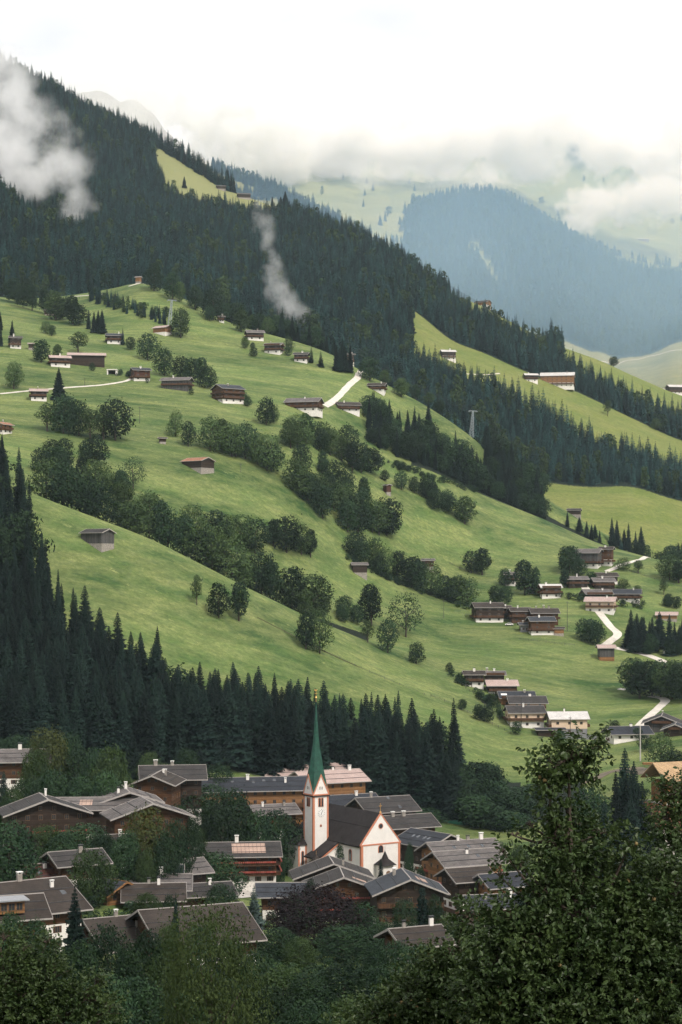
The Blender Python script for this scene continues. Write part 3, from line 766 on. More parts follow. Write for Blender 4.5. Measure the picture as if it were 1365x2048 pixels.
belt('gully belt behind the near meadow', 'dark leafy tree in the long belt rising behind the near meadow edge', B,
     [(75,985),(130,1010),(200,1040),(300,1078),(400,1125),(480,1165),(560,1203),(640,1236)], 34, 6, 4, 58, 100, t=10.75)
belt('gully belt behind the near meadow', 'dark leafy tree in the long belt rising behind the near meadow edge', B,
     [(85,940),(130,955),(190,985),(250,1020),(320,1055)], 13, 10, 8, 50, 74)
belt('gully belt behind the near meadow', 'dark leafy tree in the long belt rising behind the near meadow edge', B,
     [(370,1070),(440,1090),(520,1100),(580,1100),(650,1112)], 12, 8, 8, 50, 74)
belt('gully belt behind the near meadow', 'dark leafy tree in the long belt rising behind the near meadow edge', B,
     [(640,1232),(690,1245),(720,1250)], 4, 6, 3, 30, 50)
belt('tree row at the farm meadow', 'leafy tree in the row beneath the narrow lane and the farms', ['broad', 'broad', 'light'],
     [(80,862),(110,868),(145,866),(185,884),(215,884),(245,882)], 9, 6, 6, 56, 86)
belt('tree row at the farm meadow', 'leafy tree in the row beneath the narrow lane and the farms', ['broad'],
     [(98,925),(130,930),(165,930),(200,930)], 5, 4, 6, 46, 60)
belt('middle belt of trees', 'dark tree in the middle belt crossing the slope beneath the double farmhouse', B,
     [(410,898),(450,905),(520,935),(560,948)], 10, 5, 5, 52, 76)
belt('middle belt of trees', 'dark tree in the middle belt crossing the slope beneath the double farmhouse', B,
     [(580,900),(620,900),(660,915),(700,930),(745,950)], 14, 8, 14, 50, 70)
belt('middle belt of trees', 'dark tree in the middle belt crossing the slope beneath the double farmhouse', B,
     [(590,975),(620,1000),(660,1030),(710,1055),(760,1075),(790,1085)], 22, 14, 14, 52, 74)
belt('middle belt of trees', 'dark tree in the middle belt crossing the slope beneath the double farmhouse', B,
     [(600,940),(650,965),(700,1000),(740,1035)], 8, 14, 10, 50, 66)
belt('hedge line of trees', 'dark tree in the hedge line running down to the lower hamlet', B,
     [(700,1108),(725,1128),(760,1148),(800,1168),(850,1188),(900,1203),(950,1212)], 17, 6, 4, 38, 66)
belt('hedge line of trees', 'dark tree in the hedge line running down to the lower hamlet', ['broad'],
     [(985,1210),(1010,1208)], 2, 5, 3, 34, 40)
belt('short tree line', 'leafy tree in the short line ending at a big round tree', B,
     [(848,985),(862,1005),(880,1020),(905,1035)], 8, 8, 7, 34, 52)
belt('broadleaf wood above the farms', 'dark leafy tree at the wood edge above the upper farms', B,
     [(10,605),(50,612),(90,628),(130,645),(170,655)], 11, 8, 8, 44, 60)
belt('trees by the gabled farmhouse', 'tree beside the gabled farmhouse on the slope', ['broad', 'tall'],
     [(325,745),(345,750),(362,758),(408,772),(432,782)], 7, 5, 6, 42, 56)
belt('bushes under the gabled farmhouse', 'bush below the gabled farmhouse on the slope', ['broad'], [(482,808),(500,818)], 3, 4, 4, 20, 28)
belt('round wood beside the lowest road', 'large dark tree in the round wood beside the lowest white road', B,
     [(1262,1388),(1285,1392),(1310,1395),(1340,1398),(1370,1400)], 9, 6, 6, 66, 88, wr=(.7, .95))
belt('trees under the hamlet road', 'leafy tree beneath the road bend of the hamlet', ['broad'], [(1158,1282),(1178,1288),(1200,1292)], 4, 4, 3, 44, 54)
belt('bushes past the hamlet', 'low dark tree past the hamlet by the wood', ['broad'], [(1325,1212),(1345,1216),(1362,1215)], 4, 5, 3, 24, 32)
belt('wood at the upper end of the valley road', 'dark tree at the wood edge above the hamlet', ['broad', 'spruce_sm'], [(1230,1122),(1262,1124),(1300,1128),(1350,1130)], 9, 8, 3, 24, 44, t=16.2)
belt('trees among the upper farms', 'small tree among the upper farm buildings', ['broad'], [(20,705),(240,752),(256,756),(268,757),(560,704),(590,716),(610,722)], 9, 8, 3, 12, 20)
# spruces large enough to tell apart
def srow(group, label, pts, hp0, hp1, layer=T1, tmin=4, kind='spruce', wr=(.26, .34)):
    for px, py in pts:
        px += random.uniform(-3, 3); q = layer.at(px, py+random.uniform(-3, 3), tmin); hp = random.triangular(hp0, hp1*1.08, (hp0+hp1)/2)
        tree(kind, q, hp*mpp(q.y), hp*mpp(q.y)*random.uniform(*wr), label, group)
srow('spruces beside the white road head', 'dark spruce in the dense clump beside the head of the white road', [(672,742),(680,745),(690,747),(699,746),(686,738)], 46, 56)
srow('row of spruces under the far hut', 'small dark spruce in the even row on the far green slope', [(1116+i*8.2, 1050+i*3.2+random.uniform(-1, 1)) for i in range(11)], 24, 32, T1, 16.3, wr=(.36, .44))
srow('tall spruces ending the row', 'tall spruce ending the even row on the far green slope', [(1226,1090),(1236,1096),(1246,1100),(1258,1102),(1270,1106),(1282,1108)], 40, 66, T1, 16.3)
srow('spruce clump beside the hamlet road', 'tall dark spruce in the clump beside the hamlet road', [(1254,1300),(1262,1294),(1268,1303),(1276,1296),(1283,1303),(1291,1304),(1297,1294),(1306,1303),(1322,1298),(1340,1308),(1348,1296),(1358,1306),(1368,1300)], 46, 86, wr=(.3, .46))
belt('low trees beside the hamlet road', 'dark leafy tree at the feet of the spruces beside the hamlet road', ['broad', 'mid'], [(1252,1304),(1300,1308),(1365,1312)], 7, 5, 3, 26, 42)
srow('spruces at the farm wood', 'dark spruce at the lower tip of the wood above the farms', [(178,660),(186,663),(196,667),(205,670)], 36, 48)
srow('spruces at the farm wood edge', 'dark conifer next to the white chalet at the farm meadow edge', [(4,690),(22,688),(0,660)], 36, 46)
# the dark spruce wood behind the village: one object per tree, rows from front to back
front = spaced(sorted(sample(T1, 8, 6.85, 9.6, -60, 945), key=lambda p: p[1]), 5.7)
random.shuffle(front); print('front', len(front))
def vis(p): return -60 < 682.5+p[0]/(K*p[1]) < 930
front = [p for p in front if vis(p)]
edge = [p for p in front]
nind = min(232, len(edge))
edge.sort(key=lambda p: (p[1]+random.uniform(-30, 30)))
ind, rest = edge[:nind], edge[nind:]
for p in ind:
    px = 682.5+p[0]/(K*p[1]); h = random.triangular(19, 30, 25.5)*(1.05 if px > 430 else .95)
    if px > 880: h *= .8
    tree('spruce', p, h, h*random.uniform(.30, .44), 'tall near-black spruce in the dense wood behind the village', 'spruces of the dark wood behind the village')
wood_from('hillside_spruce_wood', rest+[tuple(p) for p in sample(T1, 60, 6.85, 10.2, -500, -60)]+[tuple(p) for p in spaced(sample(T1, 30, 9.6, 10.05, -60, 180), 6)],
   'remaining spruces of the dark wood climbing the slope edge', 25, 3.5, .12, 0, .85, True)
# wedge of forest between the two crests, plantation, far wooded gullies
p = spaced(sample(T1, 15, 15.12, 17.9, 800, 1500, lambda px, py, p: px < 1085 or px > 1345), 4.8)
wood_from('gully_spruce_wood', p, 'mixed wood filling the gully beyond the second crest', 19, 4, .25, .03, .95, True)
p = []
for _ in range(240):
    u = random.random(); px = 180+155*u; py = 592+50*u+random.uniform(-6, 12)
    if px < 338: p.append(tuple(T1.at(px, py, 4)))
wood_from('young_plantation', spaced(p, 3.5), 'dense plantation of young trees beside the upper track', 10, 1.5, .2, .1)
p = []
for _ in range(420):
    px = random.uniform(735, 970); p.append(tuple(T1.pt(px, 15.3+random.uniform(-.2, .75))))
for _ in range(70):
    px = random.uniform(400, 700); p.append(tuple(T1.pt(px, 17.4+random.uniform(-.1, .3))))
wood_from('crest_spruce_wood', spaced(p, 4), 'spruces and leafy trees along the second crest', 18, 4, .35, 0, .95, True)
# ------------------------------------------------------------------ buildings
UNIT = {}
def unit_window():
    f = MB(); t = .07
    for x0, x1, z0, z1 in ((-.5,.5,0,t),(-.5,.5,1-t,1),(-.5,-.5+t,t,1-t),(.5-t,.5,t,1-t),(-.03,.03,t,1-t)): f.box(x0, x1, -.06, .02, z0, z1)
    g = MB(); g.box(-.5+t, .5-t, -.02, .0, t, 1-t)
    UNIT['window'] = f.mesh('window_frame', M['frame']); UNIT['window_white'] = f.mesh('window_frame_white', M['white']); UNIT['pane'] = g.mesh('window_pane', M['glass'])
    s = MB(); s.box(-.14, .14, -.07, -.03, 0, 1); UNIT['shutter'] = s.mesh('shutter', M['wood_redbrown'])
unit_window()
def sub(o_name, me, parent, loc=(0,0,0), rz=0, sc=(1,1,1)):
    o = bpy.data.objects.new(o_name, me); o.location = loc; o.rotation_euler = (0,0,rz); o.scale = sc; return link(o, parent)
def window(parent, x, y, z, rz, w=.95, h=1.15, panes=True, white=False, shutters=False):
    o = sub('window', UNIT['window_white' if white else 'window'], parent, (x, y, z), rz, (w, 1, h))
    sub('pane', UNIT['pane'], o)
    if shutters:
        for sx in (-.68, .68): sub('shutter', UNIT['shutter'], o, (sx, 0, 0))
    return o
def chimney(parent, x, y, z, s=.8, h=1.6, mat='plaster', cap='white'):
    m = MB(); m.box(-s/2, s/2, -s*.35, s*.35, -1.2, h)
    o = m.build('chimney', M[mat], parent, (x, y, z))
    c = MB(); c.box(-s*.62, s*.62, -s*.48, s*.48, h+.28, h+.40)
    for sx in (-1, 1):
        for sy in (-1, 1): c.box(sx*s*.42-.05, sx*s*.42+.05, sy*s*.28-.05, sy*s*.28+.05, h, h+.28)
    c.build('chimney_cap', M[cap], o); return o
def skylight(parent, x, yc, pitch, ridge_z, w=.9, l=1.3, mat='glass', side=-1, name='skylight'):
    """pane lying on the roof slope; yc = run from the ridge"""
    a = side*pitch
    Rm = Matrix.Rotation(-a if side > 0 else pitch, 4, 'X')
    z = ridge_z-abs(yc)*math.tan(pitch)
    m = MB(); m.box(-w/2, w/2, -l/2, l/2, .16, .26, 0)
    o = m.build(name, M[mat], parent, (x, yc, z)); o.rotation_euler = (pitch if side < 0 else -pitch, 0, 0)
    f = MB(); f.box(-w/2-.08, w/2+.08, -l/2-.08, l/2+.08, .12, .20, 0)
    if name == 'skylight': f.build('frame', M['zinc'], o)
    return o
def building(name, label, cat, loc, r, L, W, H, pitch=22, roof='roof_grey', low='plaster', top='wood_brown', lowfrac=.45,
             oh=1.3, ohg=1.6, storeys=None, balc=(1,), balc_side='g', rail='rail', flowers=False, chim=((.2, .3),), sky=(), solar=None,
             win=True, lod=0, trim='trim', group=None, far_gable=False, white_win=False, sink=2.5, wd=None):
    """gabled alpine house: ridge along local x, near eave at -y; r turns the ridge. H = eave height."""
    e = empty(name, loc, r); tag(e, label, cat, group)
    p = R(pitch); tp = math.tan(p); rise = W/2*tp; zr = H+rise
    st = storeys or max(1, int(round(H/2.7))); sh = H/st
    hl = max(0, round(lowfrac*st))*sh if lowfrac else 0
    if cat == 'barn' and lowfrac: hl = .22*H
    elif lod: hl *= .75
    hx, hy = L/2, W/2
    if hl > 0:
        b = MB(); b.box(-hx, hx, -hy, hy, -sink, hl); b.build('wall', M[low], e)
    b = MB(); k = .05 if hl > 0 else 0
    b.prism([(-hy-k, hl if hl > 0 else -sink), (hy+k, hl if hl > 0 else -sink), (hy+k, H-.05), (0, zr-.06), (-hy-k, H-.05)], -hx-k, hx+k)
    b.build('timber_wall' if 'wood' in top else 'wall', M[top], e)
    # roof
    th = .24; t = MB(); ex = hx+ohg; ey = hy+oh; ze = H-oh*tp
    t.prism([(-ey, ze), (0, zr), (ey, ze), (ey, ze+th), (0, zr+th+.03), (-ey, ze+th)], -ex, ex)
    ro = t.build('roof', M[roof], e)
    v = MB()
    for sx in (-1, 1):
        x0, x1 = (sx*ex, sx*(ex+.06)) if sx > 0 else (sx*(ex+.06), sx*ex)
        v.prism([(-ey-.05, ze-.06), (0, zr-.08), (ey+.05, ze-.06), (ey+.05, ze+th+.08), (0, zr+th+.13), (-ey-.05, ze+th+.08)], x0, x1)
    v.box(-ex, ex, -ey-.14, -ey-.003, ze+.02, ze+th+.02); v.box(-ex, ex, -.12, .12, zr+th-.02, zr+th+.10)
    v.build('verge_board', M[trim], ro)
    for cx, cf in chim:
        y = -hy*cf; chimney(ro, cx*L, y, zr-abs(y)*tp+.2, random.uniform(.55, 1.05), random.uniform(.8, 1.4), random.choice(['plaster','plaster','stone']), random.choice(['white','iron','white']))
    if lod == 0:
        g_ = MB()
        for yy in (hy*.82, hy*.40):
            for sg in (-1, 1): g_.box(-ex+.3, ex-.3, sg*yy-.05, sg*yy+.05, zr-yy*tp+.22, zr-yy*tp+.38)
        g_.build('snow_guard', M['iron'], ro)
    for sx, sy in sky: skylight(ro, sx*L, -hy*sy, p, zr)
    if solar:
        sx, sy, sw, sl, sm = solar; skylight(ro, sx*L, -hy*sy, p, zr, sw, sl, sm, name='solar_panel')
    # windows: near eave side and the gable that faces the viewer
    gs = [-1] if r > .12 else [1] if r < -.12 else [-1, 1]
    if abs(math.sin(r)) > .25 and r > 0: gs = [-1]
    if win:
        nwin = max(2, int(L/(2.9 if lod == 0 else 4.2))); ww = .95 if lod == 0 else 1.15
        for s in range(st):
            z = s*sh+.95
            inl = z < hl
            for i in range(nwin):
                x = -hx+L*(i+.5)/nwin
                window(e, x, -hy-(.0 if inl else .05)-.012, z, 0, ww, 1.15, white=white_win, shutters=(inl and lod == 0))
        ng = max(2, int(W/(2.9 if lod == 0 else 4.2)))
        for g in gs:
            for s in range(st):
                z = s*sh+.95; inl = z < hl
                for i in range(ng):
                    y = -hy+W*(i+.5)/ng
                    window(e, g*(hx+(.0 if inl else .05)+.012), y, z, g*math.pi/2, ww, 1.15, white=white_win, shutters=(inl and lod == 0))
            if rise > 2.0:
                for y in (-W*.09, W*.09): window(e, g*(hx+.062), y, H+rise*.2, g*math.pi/2, .8, min(1.0, rise*.4), white=white_win)
    # balconies
    for bs in balc:
        if bs >= st+.9: continue
        z = bs*sh; d = 1.15
        if 'g' in balc_side:
            for g in gs:
                inset = 0 if bs < st else W*.22
                m = MB(); xa, xb = sorted((g*(hx+.06), g*(hx+.06+d)))
                m.box(xa, xb, -hy+inset, hy-inset, z-.14, z)
                xr0, xr1 = sorted((g*(hx+d-.02), g*(hx+.06+d+.003)))
                m.box(xr0, xr1, -hy+inset, hy-inset, z+.003, z+.95); 
                for yy in (-hy+inset, hy-inset-.09): m.box(xa, xb, yy, yy+.09, z+.004, z+.94)
                bo = m.build('balcony', M[rail], e)
                if flowers:
                    f = MB(); fx0, fx1 = sorted((g*(hx+d+.10), g*(hx+d+.42)))
                    n = int(W/.5)
                    for i in range(n):
                        y = -hy+inset+(W-2*inset)*(i+.5)/n; s_ = random.uniform(.14, .26)
                        f.box(min(fx0, fx1), max(fx0, fx1), y-s_, y+s_, z+.75-s_*.3, z+.95+s_*.6)
                    f.build('flower_box', M['flower'], bo)
        if 's' in balc_side:
            m = MB(); m.box(-hx, hx, -hy-.06-d, -hy-.06, z-.14, z); m.box(-hx, hx, -hy-.06-d-.003, -hy-d+.02, z+.003, z+.95)
            for xx in (-hx, hx-.09): m.box(xx, xx+.09, -hy-.06-d, -hy-.06, z+.004, z+.94)
            bo = m.build('balcony', M[rail], e)
            if flowers:
                f = MB(); n = int(L/.5)
                for i in range(n):
                    x = -hx+L*(i+.5)/n; s_ = random.uniform(.14, .26); f.box(x-s_, x+s_, -hy-d-.42, -hy-d-.08, z+.75-s_*.3, z+.95+s_*.6)
                f.build('flower_box', M['flower'], bo)
    if lod == 0:   # purlin ends under the verge
        for g in gs:
            for yy in (-hy-.1, -hy*.5, 0, hy*.5, hy-.1):
                zz = zr-abs(yy)*tp-.32; a, b_ = sorted((g*hx, g*(hx+ohg-.12))); m = MB(); m.box(a, b_, yy-.1, yy+.1, zz-.12, zz+.12); m.build('purlin', M['wood_dark'], ro)
    return e
def bridge(px, py, D, L, W, r, label, roof='roof_grey', pitch=22, top=None, name='chalet', cat='house', minh=2.6, maxh=11, **kw):
    """village house given by its ridge centre on the photo and its distance; walls reach the ground"""
    c = P(px, py, D); rr = R(r); tp = math.tan(R(pitch))
    g = T1.h(c.x, c.y)
    H = c.z-.27-W/2*tp-g
    if H < minh: H = minh
    g2 = c.z-.27-W/2*tp-H
    if H > maxh: H = maxh; g2 = c.z-.27-W/2*tp-H
    print('  house %-50s H=%.1f ground %.1f -> %.1f' % (label[:50], c.z-.27-W/2*tp-g, g, g2))
    return building(name, label, cat, (c.x, c.y, g2), rr, L, W, H, pitch, roof, top=top or 'wood_brown', sink=max(2.5, g2-g+1.5), **kw)

VIL = [
 (352,1690,425,7,7,28,22,'roof_light','plaster','wood_dark',.5,(1,),dict(chim=((.1,.2),)),'tiny pale roof wedged between the flowered gable and the birch'),
 (232,1668,415,8,8,20,22,'roof_brown','plaster','wood_dark',.5,(1,),dict(chim=((.1,.2),)),'small brown roof showing among trees beneath the flowered gable'),
 (150,1700,385,9,9,30,22,'roof_grey','plaster','wood_brown',.5,(1,),dict(chim=((.1,.2),)),'grey roof among the leafy gardens uphill of the rust red roof'),
 (410,1765,405,9,8,20,22,'roof_grey','plaster','wood_brown',.5,(1,),dict(chim=((.1,.2),)),'grey roof between the log chalet and the very large brown roof'),
 (620,1652,530,10,9,24,22,'roof_brown','plaster','wood_brown',.5,(),dict(chim=((.1,.2),)),'brown roof half hidden left of the church tower'),
 # px, ridge py, D, L, W, r, pitch, roof, low, top, lowfrac, balc, opts, label
 (608,1527,625,27,15,14,20,'roof_pink','cream','wood_brown',.0,(1,2),dict(chim=()),'long pink-roofed hotel wing behind the green spire, highest roof of the village'),
 (655,1540,598,20,15,26,20,'roof_pink','cream','wood_orange',.0,(1,2),dict(chim=((.1,.0),(.38,.1))),'pink-roofed hotel wing with dark chimneys right behind the spire'),
 (505,1554,560,32,14,10,22,'roof_dark','cream','wood_orange',.0,(1,2),dict(balc_side='s',sky=((-.35,.5),(-.2,.35),(.0,.4),(.1,.3),(.2,.3)),chim=((-.05,.2),(.3,.5))),'long blue-black metal roof over orange timber balconies beside the spire'),
 (545,1608,535,11,9,22,22,'roof_light','plaster','wood_brown',.5,(1,),dict(chim=((-.3,.2),(.3,.2))),'small house with light pinkish roof under the orange hotel balconies'),
 (690,1589,575,18,14,25,24,'roof_dark','plaster','wood_dark',.4,(),dict(sky=((.2,.3),(.3,.6)),chim=((.2,.1),)),'dark-roofed house close behind the church nave'),
 (765,1593,555,15,14,25,24,'roof_grey','plaster','wood_dark',.4,(),dict(sky=((.1,.1),(.2,.8)),chim=((-.25,.0),)),'grey-roofed house with a dark gable behind the church nave'),
 (810,1629,540,14,11,25,24,'roof_grey','plaster','wood_brown',.4,(1,),dict(chim=((-.3,.1),(-.05,.1))),'house with two wide chimneys whose grey roof ends beyond the church gable'),
 (862,1662,516,14,13,-52,22,'roof_dark','plaster','wood_dark',.4,(1,),dict(sky=((-.25,.5),(-.1,.5),(.1,.5),(.22,.5)),chim=()),'dark roof with a row of four skylights beside the church gable'),
 (922,1680,480,17,11,24,24,'roof_light','plaster','wood_orange',.35,(1,2),dict(balc_side='gs',flowers=True,sky=((-.2,.5),(.05,.5),(.28,.5)),chim=((-.05,.0),(.12,.0),(.35,.0))),'upper light-tiled chalet with flowered gable balconies on the village street'),
 (930,1699,463,15,10.5,24,24,'roof_light','plaster','wood_orange',.35,(1,2),dict(balc_side='g',flowers=True,sky=((.15,.5),),chim=((-.02,.3),)),'lower light-tiled chalet with white chimney and flowered balconies on the street'),
 (933,1734,444,8.5,9,24,24,'roof_brown','plaster','wood_dark',.5,(1,),dict(chim=()),'small speckled brown-roofed house below the flowered chalets'),
 (1005,1745,440,10,9,24,24,'roof_dark','plaster','wood_orange',.4,(1,),dict(chim=()),'dark-roofed house half hidden by the apple branches'),
 (985,1788,418,10.5,9,12,22,'roof_dark','plaster','wood_brown',.5,(1,),dict(chim=((-.2,.4),(.35,.3))),'dark slate roof with two small chimneys beside the apple tree'),
 (663,1719,457,10,17.5,96,20,'roof_grey','plaster','wood_dark',.4,(1,2),dict(chim=((-.3,.3),),balc_side='g'),'wide grey-roofed upper part of the big chalet before the church'),
 (684,1744,437,12,15.5,94,20,'roof_grey','plaster','wood_brown',.4,(1,2),dict(balc_side='g',flowers=True,chim=(),solar=(-.2,.5,2.2,3.4,'solar_pale')),'big gable-fronted chalet with dark log gable directly before the church'),
 (813,1747,423,13,15,96,22,'roof_slate','plaster','wood_dark',.4,(1,2),dict(balc_side='g',chim=((.3,-.3),),solar=(.0,.45,5,2.6,'solar_pale')),'gable-fronted chalet with pale roof collectors above the street'),
 (566,1765,425,9.5,10,4,20,'roof_slate','plaster','wood_brown',.5,(),dict(chim=()),'low house with plain slate-blue roof and white wall in the village middle'),
 (455,1684,472,24,12.5,6,20,'roof_grey','plaster','wood_brown',.35,(1,2),dict(balc_side='gs',flowers=True,chim=((.1,.0),),solar=(.22,.5,8.5,5,'solar_pale')),'long log chalet with pinkish collector roof and white base'),
 (382,1812,338,17,22,24,21,'roof_brown','plaster','wood_brown',.5,(1,),dict(chim=()),'very large brown-tiled roof in the lower village'),
 (248,1831,342,13,19,28,21,'roof_brown','plaster','wood_brown',.5,(1,),dict(chim=((-.12,.0),(.1,.4))),'grey-brown roof with two white chimneys joined to the very large brown roof'),
 (52,1760,322,12,19,34,21,'roof_brown','plaster','wood_brown',.5,(1,),dict(sky=((.05,.6),(.4,.5)),chim=((-.1,.0),(.3,.3))),'grey-brown roof with two broad pink chimneys at the village edge'),
 (10,1791,288,9,10,22,24,'roof_brown','plaster','wood_brown',.3,(1,),dict(chim=(),flowers=True),'log house with a windowed dormer and flowered balcony at the village edge'),
 (217,1757,380,8.5,8,-42,24,'roof_slate','wood_dark','wood_orange',.4,(1,),dict(chim=((-.1,.5),),trim='wood_orange'),'small chalet with blue slate roof and orange-edged gable'),
 (290,1729,402,14,9,4,22,'roof_slate','plaster','wood_brown',.4,(),dict(chim=((-.05,.2),(.25,.4))),'dark slate-roofed house uphill of the pale checkered roof'),
 (302,1748,392,14.5,9,4,24,'roof_light','plaster','wood_dark',.4,(),dict(chim=((-.4,.0),(.15,.0))),'house with a pale checkered tile roof'),
 (308,1766,378,10,9.5,6,24,'roof_brown','plaster','wood_dark',.4,(),dict(chim=((-.1,.0),(.1,.1))),'mottled brown-grey roof before the pale checkered one'),
 (92,1726,385,8.5,11,30,22,'roof_red','plaster','wood_dark',.5,(),dict(chim=((-.1,.3),),sky=((-.3,.6),)),'rust red roof with a white chimney among trees'),
 (358,1718,412,9,9,30,24,'roof_light','plaster','wood_dark',.5,(),dict(chim=((-.4,.1),(-.3,.2))),'small light grey roof half covered by leafy trees'),
 (88,1592,420,10,17.5,108,19,'roof_grey','plaster','wood_dark',.2,(1,2),dict(chim=((.3,.1),),flowers=True),'broad dark gable with low wide roof, nearer the village edge'),
 (295,1600,425,10,17,108,19,'roof_light','plaster','wood_brown',.2,(1,2),dict(chim=(),flowers=True),'broad dark gable with flowered balconies and pale roof edges'),
 (200,1594,440,20,11,3,18,'roof_light','plaster','wood_dark',.2,(),dict(chim=(),solar=(-.15,.5,3,3,'solar_pale')),'light standing-seam roof linking the two broad gables'),
 (252,1577,446,12,14,104,18,'roof_light','plaster','wood_dark',.2,(),dict(chim=((.0,.0),(-.2,-.3))),'higher pale roof with black-capped chimneys behind the linking roof'),
 (315,1545,488,12,10,84,22,'roof_brown','plaster','wood_brown',.2,(1,2),dict(chim=((.1,.4),(.3,.2))),'brown gable-fronted guest house beneath the wood edge'),
 (345,1530,502,15,12,8,24,'roof_grey','plaster','wood_dark',.2,(1,),dict(chim=((.0,.0),(-.3,.0))),'long grey roof behind the brown guest house'),
 (28,1498,512,17,12,10,22,'roof_light','plaster','wood_brown',.5,(1,2),dict(chim=((.1,.0),)),'pale-roofed white and timber chalet at the wood edge'),
 (830,1853,318,7,9,24,22,'roof_brown','plaster','wood_brown',.5,(),dict(chim=((-.3,.0),(.45,.0))),'small brown roof low between the beech and the apple tree'),
 (1255,1452,745,15,10,12,24,'roof_dark','plaster','wood_dark',.6,(),dict(chim=((.1,.0),),lod=1),'low white bungalow with dark roof at the foot of the big meadow'),
 (1325,1428,760,15,14,78,22,'roof_grey','plaster','wood_grey',.4,(1,),dict(chim=((.2,.0),),lod=1),'grey-boarded gabled farmhouse beside the lowest road'),
 (1352,1446,740,9,9,76,22,'roof_dark','plaster','wood_dark',.5,(1,),dict(chim=(),lod=1),'small dark-gabled house joined to the grey-boarded farmhouse'),
]
for px, py, D, L, W, r, pt, rf, lo, tp_, lf, bl, kw, lb in VIL:
    nm = 'farmhouse' if 'farmhouse' in lb else 'hotel' if 'hotel' in lb else 'chalet' if 'chalet' in lb else 'house'
    bridge(px, py, D, L, W, r, lb, rf, pt, tp_, name=nm, low=lo, lowfrac=lf, balc=bl, **kw)
# the dormer of the log house
def hillhouse(px, pyt, pyb, wpx, r, label, roof='roof_grey', low='plaster', top='wood_dark', lowfrac=.4, pitch=22, balc=(1,), nm='farmhouse', cat='house', wr=.8, layer=None, tmin=4, **kw):
    """hillside house given by photo px of its centre, its ridge row, its foot row and its width in px"""
    L_ = layer or T1; q = L_.at(px, pyb, tmin); s = K*q.y; rr = R(r); h = (pyb-pyt)*s; wpx *= 1.0 if cat == 'barn' else 1.1; h *= 1.0 if cat == 'barn' else 1.08
    gable = abs(math.sin(rr)) > .7
    wtot = wpx*s
    if gable: W = (wtot-1.6)/abs(math.sin(rr))*.92; L = W/wr
    else: L = max(3, (wtot-1.8)/abs(math.cos(rr))*.9); W = L*wr
    rise = W/2*math.tan(R(pitch)); H = max(2.2, h-rise-.4)
    dpt = (L if gable else W)/2
    loc = (q.x, q.y+dpt, q.z+(.7 if cat == 'barn' else .1))
    kw.setdefault('chim', ((random.uniform(-.25, .3), .2),)); kw.setdefault('balc_side', 'gs'); kw.setdefault('oh', .9); kw.setdefault('ohg', 1.1)
    return building(nm, label, cat, loc, rr, L, W, H, pitch, roof, low, top, lowfrac, balc=balc, lod=1, sink=3, **kw)
BARN = dict(nm='barn', cat='barn', balc=(), chim=(), win=False, lowfrac=.3, low='stone', pitch=19, oh=.6, ohg=.8)
